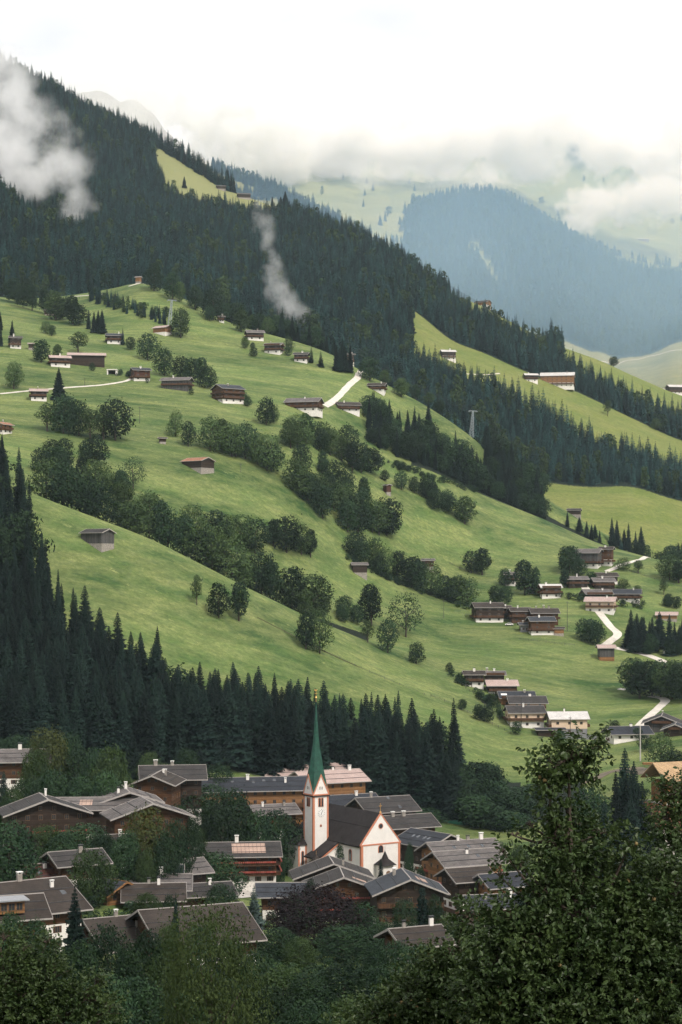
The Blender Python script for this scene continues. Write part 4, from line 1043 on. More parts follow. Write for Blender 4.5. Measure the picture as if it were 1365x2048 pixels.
HILL = [
 (30,673,697,26,12,'white farmhouse with dark gable beside two conifers at the upper farms',dict(roof='roof_grey',lowfrac=.6)),
 (62,687,700,16,6,'low pink-roofed shed next to the white farmhouse with dark gable',dict(roof='roof_pink',**BARN)),
 (118,711,734,42,16,'white farmhouse with a garden terrace before the long pink barn roof',dict(roof='roof_pink',lowfrac=.5,wr=.7)),
 (172,706,732,84,8,'long barn with pale pink roof at the upper farms',dict(roof='roof_pink',top='wood_dark',wr=.35,nm='barn',cat='barn',balc=(),chim=(),win=False,lowfrac=0)),
 (228,667,688,34,10,'farmhouse with weathered dark roof beside the thin spruce',dict(roof='roof_dark',lowfrac=.4)),
 (325,651,670,30,-32,'small white hut with pink roof below the cable pylon',dict(roof='roof_pink',top='wood_orange',lowfrac=.55,balc=(),win=False,chim=())),
 (280,736,762,36,20,'brown timber house at the gravel yard above the lane',dict(roof='roof_dark',top='wood_redbrown',lowfrac=.4)),
 (353,755,780,60,-12,'wide barn with light grey roof under the gravel yard',dict(roof='roof_light',top='wood_grey',lowfrac=.0,wr=.55)),
 (455,770,806,46,34,'tall gabled farmhouse with slate roof and balconies on the slope edge',dict(roof='roof_slate',top='wood_brown',lowfrac=.3,balc=(1,2),wr=.9)),
 (608,796,824,70,-14,'double farmhouse with grey-boarded gable beside the white road',dict(roof='roof_light',top='wood_brown',lowfrac=.45,wr=.65)),
 (696,804,824,46,12,'chalet with white base just past the double farmhouse',dict(roof='roof_brown',top='wood_brown',lowfrac=.5)),
 (76,778,802,36,10,'barn house with pale pink roof under the narrow lane',dict(roof='roof_pink',top='wood_dark',lowfrac=.3)),
 (395,916,942,52,-36,'weathered hay barn with orange roof alone on the middle meadow',dict(roof='roof_orange',top='wood_dark',**{k:v for k,v in BARN.items()})),
 (193,1060,1096,58,-30,'hay barn with stone base alone at the top of the near meadow',dict(roof='roof_grey',top='wood_grey',**BARN)),
 (325,876,888,20,14,'tiny dark field hut in the meadow above the orange-roofed barn',dict(roof='roof_brown',**BARN)),
 (101,618,632,26,-14,'dark hut with pale stone yard at the edge of the upper wood',dict(roof='roof_brown',**BARN)),
 (509,660,681,36,12,'first chalet of the upper group with white ground floor',dict(roof='roof_light',lowfrac=.4,wr=.9)),
 (548,686,708,36,-14,'middle chalet of the upper group, terrace in white',dict(roof='roof_light',lowfrac=.5,balc=(1,2))),
 (603,705,725,30,-8,'lowest chalet of the upper group beside the spruces',dict(roof='roof_grey',lowfrac=.4)),
 (755,766,784,36,-10,'brown-roofed chalet past the head of the white road',dict(roof='roof_brown',lowfrac=.5)),
 (443,632,645,14,10,'small farmhouse hidden among the skyline trees',dict(roof='roof_grey',lowfrac=.4)),
 (5,845,868,24,60,'orange timber gable peeking in at the slope edge',dict(roof='roof_orange',top='wood_orange',lowfrac=.3,nm='chalet')),
 (277,512,525,14,-20,'tiny pink-roofed hut on the skyline at the top track',dict(roof='roof_pink',top='wood_orange',**{**BARN,'layer':T1,'tmin':4})),
 (775,970,990,15,-60,'little red-brown hut among bushes in the middle belt',dict(roof='roof_grey',top='wood_redbrown',**BARN)),
 (719,1127,1152,38,8,'hay barn with grey roof at the head of the hedge line',dict(roof='roof_light',top='wood_dark',**BARN)),
 (857,1119,1139,31,-8,'hay barn with pale roof above the hedge line',dict(roof='roof_light',top='wood_redbrown',**BARN)),
 (1178,1100,1136,54,-24,'large barn with white base and grey boarded gable at the road head',dict(roof='roof_light',top='wood_grey',lowfrac=.45,wr=.7,chim=())),
 (1215,1096,1132,28,-20,'tall narrow chalet directly behind the large white-based barn',dict(roof='roof_brown',top='wood_brown',lowfrac=.5)),
 (1155,1154,1176,44,6,'pale flat-pitched roof of the hamlet, nearest the dense round tree',dict(roof='roof_light',top='wood_dark',lowfrac=.2,pitch=18)),
 (1214,1147,1168,50,8,'dark barn with brown roof, highest of the upper hamlet',dict(roof='roof_brown',top='wood_dark',lowfrac=.1,nm='barn',cat='barn',balc=())),
 (1208,1157,1178,46,8,'pale roofed house tucked in front of the dark hamlet barn',dict(roof='roof_light',top='wood_dark',lowfrac=.1)),
 (1196,1180,1200,58,10,'pale wide-roofed house by the upper bend of the hamlet road',dict(roof='roof_light',top='wood_dark',lowfrac=.5)),
 (1205,1196,1226,60,-16,'brown-pink roofed farmhouse right at the white road bend',dict(roof='roof_pink',top='cream',lowfrac=.5,wr=.7)),
 (1258,1180,1204,56,-12,'dark-roofed chalet with white wall past the road bend',dict(roof='roof_dark',top='wood_dark',lowfrac=.4)),
 (1102,1170,1197,44,6,'terrace chalet with pale roof and two balconies',dict(roof='roof_white',top='wood_brown',lowfrac=.3,balc=(1,2),balc_side='gs')),
 (1063,1178,1188,22,4,'low dark shed joined to the terrace chalet',dict(roof='roof_brown',**BARN)),
 (1023,1146,1172,26,-10,'grey-roofed cottage in the hedge line between tall trees',dict(roof='roof_light',top='grey_wall',lowfrac=.4)),
 (1337,1226,1242,50,-12,'low pink-roofed timber sheds at the edge of the hamlet',dict(roof='roof_pink',top='wood_orange',**{k:v for k,v in BARN.items() if k!='lowfrac'},lowfrac=.2)),
 (1214,1292,1322,40,2,'dark hut with an orange boarded base below the road bend',dict(roof='roof_pink',top='wood_grey',low='wood_orange',lowfrac=.45,nm='barn',cat='barn',balc=(),chim=(),win=False,storeys=2)),
 (977,1208,1245,62,8,'first chalet of the lower hamlet, white base and brown roof',dict(roof='roof_brown',top='wood_dark',lowfrac=.45,balc_side='gs',wr=.75)),
 (1010,1213,1238,26,6,'narrow brown house squeezed behind the first hamlet chalet',dict(roof='roof_brown',top='wood_dark',lowfrac=.2)),
 (1041,1217,1246,44,8,'brown-roofed middle house of the lower hamlet',dict(roof='roof_brown',top='wood_brown',lowfrac=.2)),
 (1090,1219,1250,58,4,'wide brown-roofed house with white roof boxes in the lower hamlet',dict(roof='roof_brown',top='wood_brown',lowfrac=.2,chim=((-.3,.0),(0,.0),(.2,.0)))),
 (1084,1236,1270,54,8,'front chalet of the lower hamlet with slate-grey roof and balcony',dict(roof='roof_slate',top='wood_brown',lowfrac=.45,balc_side='gs',wr=.75)),
 (1052,1246,1264,28,6,'grey lean house joined to the front hamlet chalet',dict(roof='roof_slate',top='grey_wall',lowfrac=.3,balc=())),
 (1118,1256,1272,28,4,'orange-fronted shed under the lower hamlet',dict(roof='roof_brown',top='wood_orange',**BARN)),
 (949,1344,1375,44,3,'brown-roofed half of the uppermost row house above the big meadow foot',dict(roof='roof_brown',top='wood_dark',lowfrac=.35,balc_side='s')),
 (990,1344,1366,44,3,'pale-roofed half of the uppermost row house',dict(roof='roof_light',top='wood_dark',lowfrac=.35,balc_side='s',chim=((-.4,0),(0,0)))),
 (1005,1363,1392,64,3,'house with pale pink roof in the downhill row',dict(roof='roof_pink',top='wood_dark',lowfrac=.3,balc_side='s')),
 (1035,1386,1414,74,3,'dark-roofed house with a white roof panel in the downhill row',dict(roof='roof_dark',top='wood_orange',lowfrac=.3,balc_side='s',solar=(-.4,.5,2.6,1.6,'white'))),
 (1056,1396,1426,78,3,'grey-roofed house of two long balconies in the downhill row',dict(roof='roof_grey',top='wood_orange',lowfrac=.2,balc_side='s',chim=((.1,0),))),
 (1052,1416,1456,76,6,'cream-fronted chalet lowest but one in the downhill row',dict(roof='roof_grey',top='cream',lowfrac=.4,balc_side='gs',chim=((-.05,.2),(-.02,-.1)))),
 (1138,1428,1470,80,3,'cream house with whitish roof and carved balcony at the row end',dict(roof='roof_white',top='cream',lowfrac=.4,balc_side='g',chim=((-.08,0),),low='grey_wall')),
 (1102,1458,1474,60,2,'low dark carport before the cream house with whitish roof',dict(roof='roof_dark',top='wood_dark',nm='carport',cat='carport',balc=(),chim=(),win=False,lowfrac=0,pitch=6)),
 (1150,995,1010,32,-14,'dark hay barn alone on the far green slope',dict(roof='roof_grey',top='wood_dark',**{**BARN,'tmin':16.2})),
 (897,700,720,30,10,'white-based farmhouse on the upper far meadow',dict(roof='roof_white',lowfrac=.5,layer=T2,tmin=2.02)),
 (964,688,698,24,6,'dark hut at the top of the upper far meadow',dict(roof='roof_grey',**{**BARN,'layer':T2,'tmin':2.02})),
 (1063,747,764,28,6,'small white house next to the big orange farmhouse',dict(roof='roof_white',lowfrac=.6,layer=T2,tmin=2.02)),
 (1118,745,774,68,-10,'big farmhouse with orange boards and pale roof on the far meadow',dict(roof='roof_white',top='wood_orange',lowfrac=.45,layer=T2,tmin=2.02,wr=.6)),
 (967,593,606,26,-30,'orange cottage between the spruces near the skyline',dict(roof='roof_grey',top='wood_orange',lowfrac=.4,layer=T2,tmin=3.1,balc=())),
 (702,694,716,16,10,'narrow balconied house at the wood above the white road',dict(roof='roof_grey',lowfrac=.2,layer=T1,tmin=4)),
 (1353,754,772,34,10,'pale-roofed farmhouse at the far crest',dict(roof='roof_white',lowfrac=.3,layer=T2,tmin=2.02)),
 (488,385,398,30,8,'alpine hut with grey roof on the yellow alp edge',dict(roof='roof_grey',**{**BARN,'layer':T2,'tmin':3.1})),
 (442,370,380,22,8,'smaller alpine hut uphill on the yellow alp',dict(roof='roof_grey',**{**BARN,'layer':T2,'tmin':3.1})),
 (1284,477,482,34,2,'long pale alpine barn far off on the high pasture',dict(roof='roof_white',wr=.3,**{**BARN,'layer':T4,'tmin':3.2})),
 (548,362,368,20,4,'pale hut on the hazy ridge alp',dict(roof='roof_white',**{**BARN,'layer':T3,'tmin':0})),
]
for px, a, b_, wpx, r, lb, kw in HILL:
    hillhouse(px, a, b_, wpx, r, lb, **kw)
# garage by the farm lane
q = T1.at(224, 750, 4); m = MB()
m.box(-3, 3, -.1, .1, 0, 3.2); m.v = []; m.f = []; m.mi = []
m.box(-3.1, -2.4, 0, 6, -1, 3.2); m.box(2.4, 3.1, 0, 6, -1, 3.2); m.box(-2.4, 2.4, 5.4, 6, -1, 3.2); m.box(-3.3, 3.3, -.3, 6.2, 3.203, 3.7)
e = empty('garage', q, 0); tag(e, 'open white garage box cut into the slope at the farms', 'garage'); m.build('wall', M['plaster'], e)
d = MB(); d.box(-2.39, 2.39, 4.8, 5.38, -.5, 3.1); d.build('back_wall', M['wood_dark'], e)
# ------------------------------------------------------------------ parish church
def arch_prof(w, h, n=10, round_=False):
    """upright arch outline in (x,z), base at z=0"""
    r = w/2; pts = [(-r, 0), (r, 0)] if not round_ else []
    if round_: return [(r*math.cos(2*math.pi*k/24), r*math.sin(2*math.pi*k/24)) for k in range(24)]
    return pts+[(r*math.cos(math.pi*k/n), h-r+r*math.sin(math.pi*k/n)) for k in range(n+1)]
def plate(prof, d0, d1):
    """outline (x,z) extruded in y from d0 to d1"""
    m = MB(); n = len(prof)
    m.add([(x, d0, z) for x, z in prof]+[(x, d1, z) for x, z in prof],
          [tuple(range(n)), tuple(range(n, 2*n))[::-1]]+[(i, n+i, n+(i+1) % n, (i+1) % n) for i in range(n)])
    return m
def archwin(parent, x, y, z, rz, w, h, round_=False, name='arched_window'):
    o = plate(arch_prof(w+.36, h+.18, round_=round_), -.10, .02).build(name, M['salmon'], parent, (x, y, z), rz)
    plate(arch_prof(w, h, round_=round_), -.14, -.103).build('pane', M['glass'], o, (0, 0, .0 if round_ else .06))
    return o
ch = empty('church', (5.33, 488, -81.2), R(33))
tag(ch, 'white parish church with salmon trim, dark roof and slender green spire', 'church')
NW, NL, NH, NR = 12.4, 27, 9.9, 7.7
m = MB(); m.v = []
m.add([(0,0,-6),(NW,0,-6),(NW,0,NH),(NW/2,0,NH+NR),(0,0,NH),(0,NL,-6),(NW,NL,-6),(NW,NL,NH),(NW/2,NL,NH+NR),(0,NL,NH)],
      [(0,1,2,3,4),(9,8,7,6,5),(0,4,9,5),(1,6,7,2),(2,7,8,3),(3,8,9,4),(0,5,6,1)])
m.build('nave_wall', M['plaster'], ch)
tp = NR/(NW/2); m = MB()
for s in (-1, 1):
    a = lambda u, dz: (NW/2+s*u, NH+NR-u*tp+dz)
    pr = [a(0, .05), a(NW/2+.55, .05), a(NW/2+.55, .40), a(0, .42)]
    for y0, y1 in ((.35, NL+.3),):
        vs = [(x, y0, z) for x, z in pr]+[(x, y1, z) for x, z in pr]
        m.add(vs, [(0,1,2,3),(7,6,5,4),(0,4,5,1),(1,5,6,2),(2,6,7,3),(3,7,4,0)])
    pr = [a(NW*.22, .43), a(NW*.22+.3, .43), a(NW*.22+.3, .52), a(NW*.22, .52)]
    m.add([(x, .4, z) for x, z in pr]+[(x, NL, z) for x, z in pr], [(0,1,2,3),(7,6,5,4),(0,4,5,1),(1,5,6,2),(2,6,7,3),(3,7,4,0)])
nroof = m.build('nave_roof', M['roof_church'], ch)
m = MB()   # corner strips, eaves band, raking edge
for x0, x1 in ((-.06, .62), (NW-.62, NW+.06)): m.box(x0, x1, -.07, .0-.001, -6, NH-.25)
m.box(-.07, -.001, -.07, .6, -6, NH-.25)
m.box(-.10, NW+.10, -.12, -.001, NH-.24, NH+.12); m.box(-.12, -.002, 0, NL, NH-.45, NH-.15)
for s in (-1, 1):
    a = lambda u, dz: (NW/2+s*u, NH+NR-u*tp+dz)
    pr = [a(0, .02), a(NW/2+.3, .02), a(NW/2+.3, .46), a(0, .5)]
    vs = [(x, -.10, z) for x, z in pr]+[(x, .34, z) for x, z in pr]
    m.add(vs, [(0,1,2,3),(7,6,5,4),(0,4,5,1),(1,5,6,2),(2,6,7,3),(3,7,4,0)])
m.build('salmon_trim', M['salmon'], ch)
archwin(ch, NW/2, 0, 14.6, 0, 1.15, 1.15, True, 'round_window')
archwin(ch, NW/2, 0, 7.55, 0, 1.35, 1.85)
archwin(ch, 0, 5.2, 5.2, R(-90), 1.2, 3.0)
m = MB(); m.tube([(NW/2,.15,NH+NR+.4),(NW/2,.15,NH+NR+3.0)], .07, 6); m.tube([(NW/2-.5,.15,NH+NR+2.3),(NW/2+.5,.15,NH+NR+2.3)], .07, 6); m.tube([(NW/2,.15,NH+NR+.5),(NW/2,.15,NH+NR+.9)],[.3,.2],8)
m.build('gable_cross', M['gold'], ch)
# choir beyond the nave
m = MB(); m.prism([(0,-6),(9,-6),(9,8.6),(4.5,13.5),(0,8.6)], 0, 9); o = m.build('choir_wall', M['plaster'], ch, (1.7+9, NL-.01, 0), R(90))
m = MB(); m.prism([(-.5,8.2),(4.5,13.7),(9.5,8.2),(9.5,8.5),(4.5,14.1),(-.5,8.5)], 0, 9.3); m.build('choir_roof', M['roof_church'], ch, (1.7+9, NL-.01, 0), R(90))
# lean-to aisle before the tower
AX, A0, A1 = -6.1, 10.9, 16.08
m = MB(); m.add([(AX,A0,-6),(0,A0,-6),(0,A0,NH-.5),(AX,A0,5.6),(AX,A1,-6),(0,A1,-6),(0,A1,NH-.5),(AX,A1,5.6)], [(0,1,2,3),(7,6,5,4),(0,3,7,4),(3,2,6,7),(1,5,6,2),(0,4,5,1)])
m.build('aisle_wall', M['plaster'], ch)
m = MB(); m.add([(AX-.8,A0-.35,5.15),(-.56,A0-.35,NH-.75),(-.56,A0-.35,NH-.42),(AX-.8,A0-.35,5.5),(AX-.8,A1+1.5,5.15),(-.56,A1,NH-.75),(-.56,A1,NH-.42),(AX-.8,A1+1.5,5.5)], [(0,1,2,3),(7,6,5,4),(0,3,7,4),(3,2,6,7),(1,5,6,2),(0,4,5,1)])
m.build('aisle_roof', M['roof_church'], ch)
m = MB(); m.add([(AX-.6,A0-.42,4.75),(-.1,A0-.42,NH-.95),(-.1,A0-.42,NH-.55),(AX-.6,A0-.42,5.15),(AX-.6,A0-.01,4.75),(-.1,A0-.01,NH-.95),(-.1,A0-.01,NH-.55),(AX-.6,A0-.01,5.15)], [(0,1,2,3),(7,6,5,4),(0,3,7,4),(3,2,6,7),(1,5,6,2),(0,4,5,1)])
m.build('aisle_trim', M['salmon'], ch)
plate(arch_prof(1.9, 4.0), -.03, .06).build('doorway', M['frame'], ch, (-1.6, A0-.04, 1.6))
for xx in (-3.4, -4.6): archwin(ch, xx, A0, 3.7, 0, .4, .7, False, 'slit_window')
# tower
S = 4.8; tw = empty('tower', (-S, 16.1, 0)); tw.parent = ch
m = MB(); m.box(0, S, 0, S, -6, 21.7); m.build('tower_wall', M['plaster'], tw)
m = MB()
for cx, cy in ((0,0),(S,0),(0,S),(S,S)):
    sx = 1 if cx == 0 else -1; sy = 1 if cy == 0 else -1
    x0, x1 = sorted((cx-sx*.06, cx+sx*.48)); y0, y1 = sorted((cy-sy*.06, cy-sy*.001)); m.box(x0, x1, y0, y1, -6, 21.6)
    x0, x1 = sorted((cx-sx*.06, cx-sx*.001)); y0, y1 = sorted((cy+.0, cy+sy*.48)); m.box(x0, x1, y0, y1, -6, 21.598)
m.box(-.18, S+.18, -.18, S+.18, 21.7, 22.05)
m.build('salmon_trim', M['salmon'], tw)
m = MB(); m.box(-.34, S+.34, -.34, S+.34, 21.4, 21.697); m.build('cornice', M['roof_church'], tw)
GH = 5.2; zc = 22.05
m = MB()
for k in range(4):
    Rz = Matrix.Translation((S/2, S/2, 0)) @ Matrix.Rotation(k*math.pi/2, 4, 'Z') @ Matrix.Translation((-S/2, -S/2, 0))
    m.add([Rz @ Vector(v) for v in ((-.1,-.08,zc),(S+.1,-.08,zc),(S/2,-.08,zc+GH),(-.1,.3,zc),(S+.1,.3,zc),(S/2,.3,zc+GH))], [(0,1,2),(5,4,3),(0,3,4,1),(1,4,5,2),(2,5,3,0)])
m.build('tower_gable', M['plaster'], tw)
m = MB()
for k in range(4):
    Rz = Matrix.Translation((S/2, S/2, 0)) @ Matrix.Rotation(k*math.pi/2, 4, 'Z') @ Matrix.Translation((-S/2, -S/2, 0))
    for sg in (-1, 1):
        q = [(S/2, zc+GH+.25), (S/2+sg*(S/2+.22), zc-.05), (S/2+sg*(S/2-.12), zc-.05), (S/2, zc+GH-.45)]
        vs = [Rz @ Vector((x, -.20, z)) for x, z in q]+[Rz @ Vector((x, -.081, z)) for x, z in q]
        m.add(vs, [(0,1,2,3),(7,6,5,4),(0,4,5,1),(1,5,6,2),(2,6,7,3),(3,7,4,0)])
m.build('gable_trim', M['salmon'], tw)
m = MB(); c = S/2; ring = []
for k in range(4):
    a = math.pi/4+k*math.pi/2; ring.append((c+math.cos(a)*(S/2*1.414+.12), c+math.sin(a)*(S/2*1.414+.12), zc+.0))
    a += math.pi/4; ring.append((c+math.cos(a)*(S/2-.02), c+math.sin(a)*(S/2-.02), zc+GH+.1))
mid = [(c+math.cos(math.pi/4+k*math.pi/4)*(1.92 if k % 2 == 0 else 1.82), c+math.sin(math.pi/4+k*math.pi/4)*(1.92 if k % 2 == 0 else 1.82), zc+GH+2.2) for k in range(8)]
m2 = [(c+math.cos(math.pi/4+k*math.pi/4)*.85, c+math.sin(math.pi/4+k*math.pi/4)*.85, zc+14) for k in range(8)]
tipz = 47.4
m.add(ring+mid+m2+[(c, c, tipz)], [(k, (k+1) % 8, 8+(k+1) % 8, 8+k) for k in range(8)]+[(8+k, 8+(k+1) % 8, 16+(k+1) % 8, 16+k) for k in range(8)]+[(16+k, 16+(k+1) % 8, 24) for k in range(8)])
sp = m.build('spire', M['copper'], tw)
m = MB(); m.tube([(c,c,tipz-.6),(c,c,tipz+2.6)], [.07,.04], 6)
rr = [.04,.22,.30,.22,.04]; m.tube([(c,c,tipz+.3+.15*i) for i in range(5)], rr, 10)
m.tube([(c-.45,c,tipz+1.7),(c+.45,c,tipz+1.7)], .05, 6)
m.add([(c-.5,c,tipz+2.5),(c-.2,c,tipz+2.3),(c+.25,c,tipz+2.35),(c+.45,c,tipz+2.8),(c+.2,c,tipz+2.75),(c,c,tipz+2.55),(c-.4,c,tipz+2.95),
       (c-.5,c+.06,tipz+2.5),(c-.2,c+.06,tipz+2.3),(c+.25,c+.06,tipz+2.35),(c+.45,c+.06,tipz+2.8),(c+.2,c+.06,tipz+2.75),(c,c+.06,tipz+2.55),(c-.4,c+.06,tipz+2.95)],
      [tuple(range(7)), tuple(range(7, 14))[::-1]]+[(i, 7+i, 7+(i+1) % 7, (i+1) % 7) for i in range(7)])
m.build('weathercock', M['gold'], sp)
for k, (x, y, rz) in enumerate(((S/2, 0, 0), (0, S/2, R(-90)))):
    for s in (-.42, .42):
        wx, wy = (x+s, y) if k == 0 else (x, y+s)
        archwin(tw, wx, wy, 18.6, rz, .5, 2.3, False, 'bell_opening')
        gx, gy = (x+s*.8, -.08) if k == 0 else (-.08, y+s*.8)
        plate(arch_prof(.24, .8), -.03, .02).build('gable_slit', M['glass'], tw, (gx, gy, zc+1.2), rz)
m = plate([(1.12*math.cos(2*math.pi*k/32), 1.12*math.sin(2*math.pi*k/32)) for k in range(32)], -.02, .02)
ck = m.build('clock', M['white'], tw, (S/2+.2, -.03, 16.9))
m = MB()
for k in range(12):
    a = k*math.pi/6; Ry = Matrix.Rotation(a, 4, 'Y'); m.box(-.055, .055, -.05, -.021, .78, 1.06, mat=Ry)
m.build('hour_mark', M['iron'], ck)
m = MB(); m.box(-.06, .06, -.08, -.055, -.15, .85, mat=Matrix.Rotation(R(28), 4, 'Y')); m.box(-.075, .075, -.11, -.082, -.1, .6, mat=Matrix.Rotation(R(205), 4, 'Y')); m.build('clock_hand', M['iron'], ck)
archwin(tw, S/2, 0, 13.2, 0, .22, .5, False, 'slit_window')
# low chapel on the far side of the tower
m = MB(); m.box(-7.4, -4.81, 19.5, 25, -6, 8.2); m.build('chapel_wall', M['plaster'], ch)
m = MB(); m.add([(-7.8,19.1,8.1),(-4.4,19.1,8.1),(-4.4,25.4,8.1),(-7.8,25.4,8.1),(-4.82,22.2,11)], [(3,2,1,0),(0,1,4),(1,2,4),(2,3,4),(3,0,4)]); m.build('chapel_roof', M['roof_church'], ch)
m = MB(); m.box(-7.46, -7.0, 19.43, 19.499, -6, 8.1); m.box(-5.3,-4.83,19.43,19.499,-6,8.1); m.build('chapel_trim', M['salmon'], ch); archwin(ch, -6.1, 19.5, 1.2, 0, .6, 5.2)
# canopy porch before the gable
m = MB(); m.box(4.6, 7.8, -3.6, -.02, -6, 4.7); m.build('porch_wall', M['plaster'], ch)
m = MB(); m.add([(3.9,-4.3,4.6),(8.5,-4.3,4.6),(8.5,-.02,4.6),(3.9,-.02,4.6),(6.2,-2.0,8.4),(5.5,-2.7,6.2),(6.9,-2.7,6.2),(6.9,-1.4,6.2),(5.5,-1.4,6.2)], [(3,2,1,0),(0,1,6,5),(1,2,7,6),(2,3,8,7),(3,0,5,8),(5,6,4),(6,7,4),(7,8,4),(8,5,4)]); m.build('porch_roof', M['roof_church'], ch)
m = MB(); m.tube([(6.2,-2,8.3),(6.2,-2,9.6)], [.05,.02], 5); m.build('porch_finial', M['iron'], ch)
plate(arch_prof(1.4, 3.0), -.04, .05).build('church_door', M['frame'], ch, (6.2, -3.62, .2))
# small gate chapel
q = P(633, 1732, 482); g = T1.h(q.x, q.y); gt = empty('gate_chapel', (q.x, q.y, g), R(30)); tag(gt, 'little wayside chapel with tent-shaped brown roof below the church tower', 'chapel')
hh = q.z-g; m = MB(); m.box(-1.7, 1.7, -1.7, 1.7, -2, hh); m.build('wall', M['plaster'], gt)
m = MB(); m.add([(-2.6,-2.6,hh-.1),(2.6,-2.6,hh-.1),(2.6,2.6,hh-.1),(-2.6,2.6,hh-.1),(-1.1,-1.1,hh+1.3),(1.1,-1.1,hh+1.3),(1.1,1.1,hh+1.3),(-1.1,1.1,hh+1.3),(0,0,hh+3.1)], [(3,2,1,0),(0,1,5,4),(1,2,6,5),(2,3,7,6),(3,0,4,7),(4,5,8),(5,6,8),(6,7,8),(7,4,8)])
rf = m.build('roof', M['roof_brown'], gt); m = MB(); m.tube([(0,0,hh+3),(0,0,hh+4)], .05, 5); m.build('finial', M['gold'], rf)

# ------------------------------------------------------------------ roads, fences, poles
def ribbon(name, pts, width, mat, layer=T1, tmin=4, lift=.06, kind='structure'):
    W_ = [layer.at(px, py, tmin) for px, py in pts]; P_ = []
    for a, b_ in zip(W_[:-1], W_[1:]):
        n = max(2, int((b_-a).length/2.0)); P_ += [a.lerp(b_, i/n) for i in range(n)]
    P_.append(W_[-1])
    for _ in range(3): P_ = [P_[0]]+[(P_[i-1]+P_[i]*2+P_[i+1])/4 for i in range(1, len(P_)-1)]+[P_[-1]]
    m = MB(); vs = []; fs = []; nc = 5
    for i, p in enumerate(P_):
        d = (P_[min(i+1, len(P_)-1)]-P_[max(0, i-1)]); d.z = 0; d.normalize(); s = Vector((-d.y, d.x, 0))
        w = width*(1+.12*noise.noise((p.x*.1, p.y*.1, 0)))
        zz = []
        for k in range(nc):
            q = p+s*w*(k/(nc-1)-.5); h = layer.h(q.x, q.y); zz.append((q, h if h is not None else p.z))
        for q, h in zz: vs.append((q.x, q.y, h+lift+.10))
    for i in range(len(P_)-1):
        for k in range(nc-1): fs.append((i*nc+k, i*nc+k+1, (i+1)*nc+k+1, (i+1)*nc+k))
    m.add(vs, fs); o = m.build(name, mat if not isinstance(mat, str) else M[mat]); o['kind'] = kind; return o
ribbon('gravel_road', [(650,812),(662,806),(680,791),(700,769),(716,756),(718,748)], 4.2, 'gravel')
ribbon('gravel_road', [(719,748),(724,738),(727,727),(722,722)], 3.6, 'gravel')
ribbon('gravel_path', [(0,788),(60,782),(130,776),(200,771),(235,766),(255,762),(272,752),(283,750)], 2.6, 'gravel')
ribbon('gravel_yard', [(262,757),(276,757),(288,758)], 8, 'gravel')
ribbon('gravel_path', [(148,593),(175,591),(215,590)], 3, 'gravel')
ribbon('gravel_path', [(258,573),(272,569),(283,563),(291,559)], 4, 'gravel')
ribbon('gravel_road', [(1299,1114),(1285,1119),(1262,1125),(1243,1130),(1230,1137),(1214,1143)], 3.6, 'gravel')
ribbon('gravel_road', [(1168,1172),(1178,1186),(1182,1205),(1196,1222),(1213,1243),(1224,1257),(1238,1266),(1236,1272),(1222,1282),(1210,1292)], 4.4, 'gravel')
ribbon('gravel_road', [(1230,1296),(1262,1302),(1300,1312),(1328,1323),(1340,1332),(1335,1339)], 4.2, 'gravel')
ribbon('gravel_road', [(1238,1378),(1252,1380)], 3.5, 'gravel')
ribbon('gravel_road', [(1300,1393),(1325,1396),(1333,1402),(1316,1418),(1300,1432),(1284,1447),(1275,1456)], 4.2, 'gravel')
ribbon('gravel_path', [(890,745),(930,748),(975,750),(1000,747)], 1.6, 'gravel', T2, 2.02)
ribbon('gravel_path', [(1190,725),(1250,722),(1300,712),(1365,700)], 5, 'gravel', T4, 0)
ribbon('village_street', [(790,1730),(812,1742),(838,1760),(868,1785),(900,1815),(930,1850),(955,1890)], 7.5, 'asphalt')
ribbon('church_square', [(770,1772),(800,1765),(830,1752)], 8, 'gravel')
ribbon('dirt_track', [(1180,1565),(1215,1545),(1260,1538),(1300,1545)], 7, simple('bare_earth', (.16,.13,.10), .95, .4, .3))
ribbon('village_lane', [(455,1790),(520,1785),(590,1782)], 5, 'concrete')
ribbon('meadow_track', [(515,1235),(560,1258),(610,1283),(660,1308),(720,1335)], 1.2, simple('trodden_earth', (.07,.075,.03), .95, .3, .5), lift=-.02)
def fence(pts, label, step=4.5, h=1.1, rails=2, mat='wood_grey'):
    W_ = [T1.at(px, py, 4) for px, py in pts]; e = empty('fence', W_[0]); tag(e, label, 'fence'); Q = []
    for a, b_ in zip(W_[:-1], W_[1:]):
        n = max(1, int((b_-a).length/step)); Q += [a.lerp(b_, i/n) for i in range(n)]
    Q.append(W_[-1]); Q = [Vector((q.x, q.y, T1.h(q.x, q.y) or q.z)) for q in Q][:90]
    pm = MB(); pm.tube([(0,0,-.3),(0,0,h)], .09, 5); me = pm.mesh('post', M[mat])
    for q in Q: sub('post', me, e, q-W_[0])
    m = MB()
    for k in range(rails): m.tube([q-W_[0]+Vector((0,.1,h*(.45+.42*k))) for q in Q], .05, 4)
    m.build('rail', M[mat], e)
fence([(862,1394),(890,1404),(920,1419),(950,1433),(985,1450),(1022,1467)], 'long dark wooden fence crossing the foot of the big meadow below the row houses', 3.2, 1.2)
fence([(903,1348),(925,1372),(955,1395),(980,1420),(1000,1440)], 'garden fence beside the row of houses running downhill', 3.5)
fence([(1244,1138),(1290,1153),(1330,1166),(1365,1175)], 'pasture fence above the hamlet bushes', 5)
fence([(1190,1165+0),(1184,1172)], 'short garden fence between pale hamlet roofs', 3)
fence([(900,1128),(960,1150)], 'low fence above the hedge line of trees', 5)
fence([(1040,1280),(1075,1284),(1110,1288),(1150,1292)], 'fence along the terrace below the lower hamlet', 4)
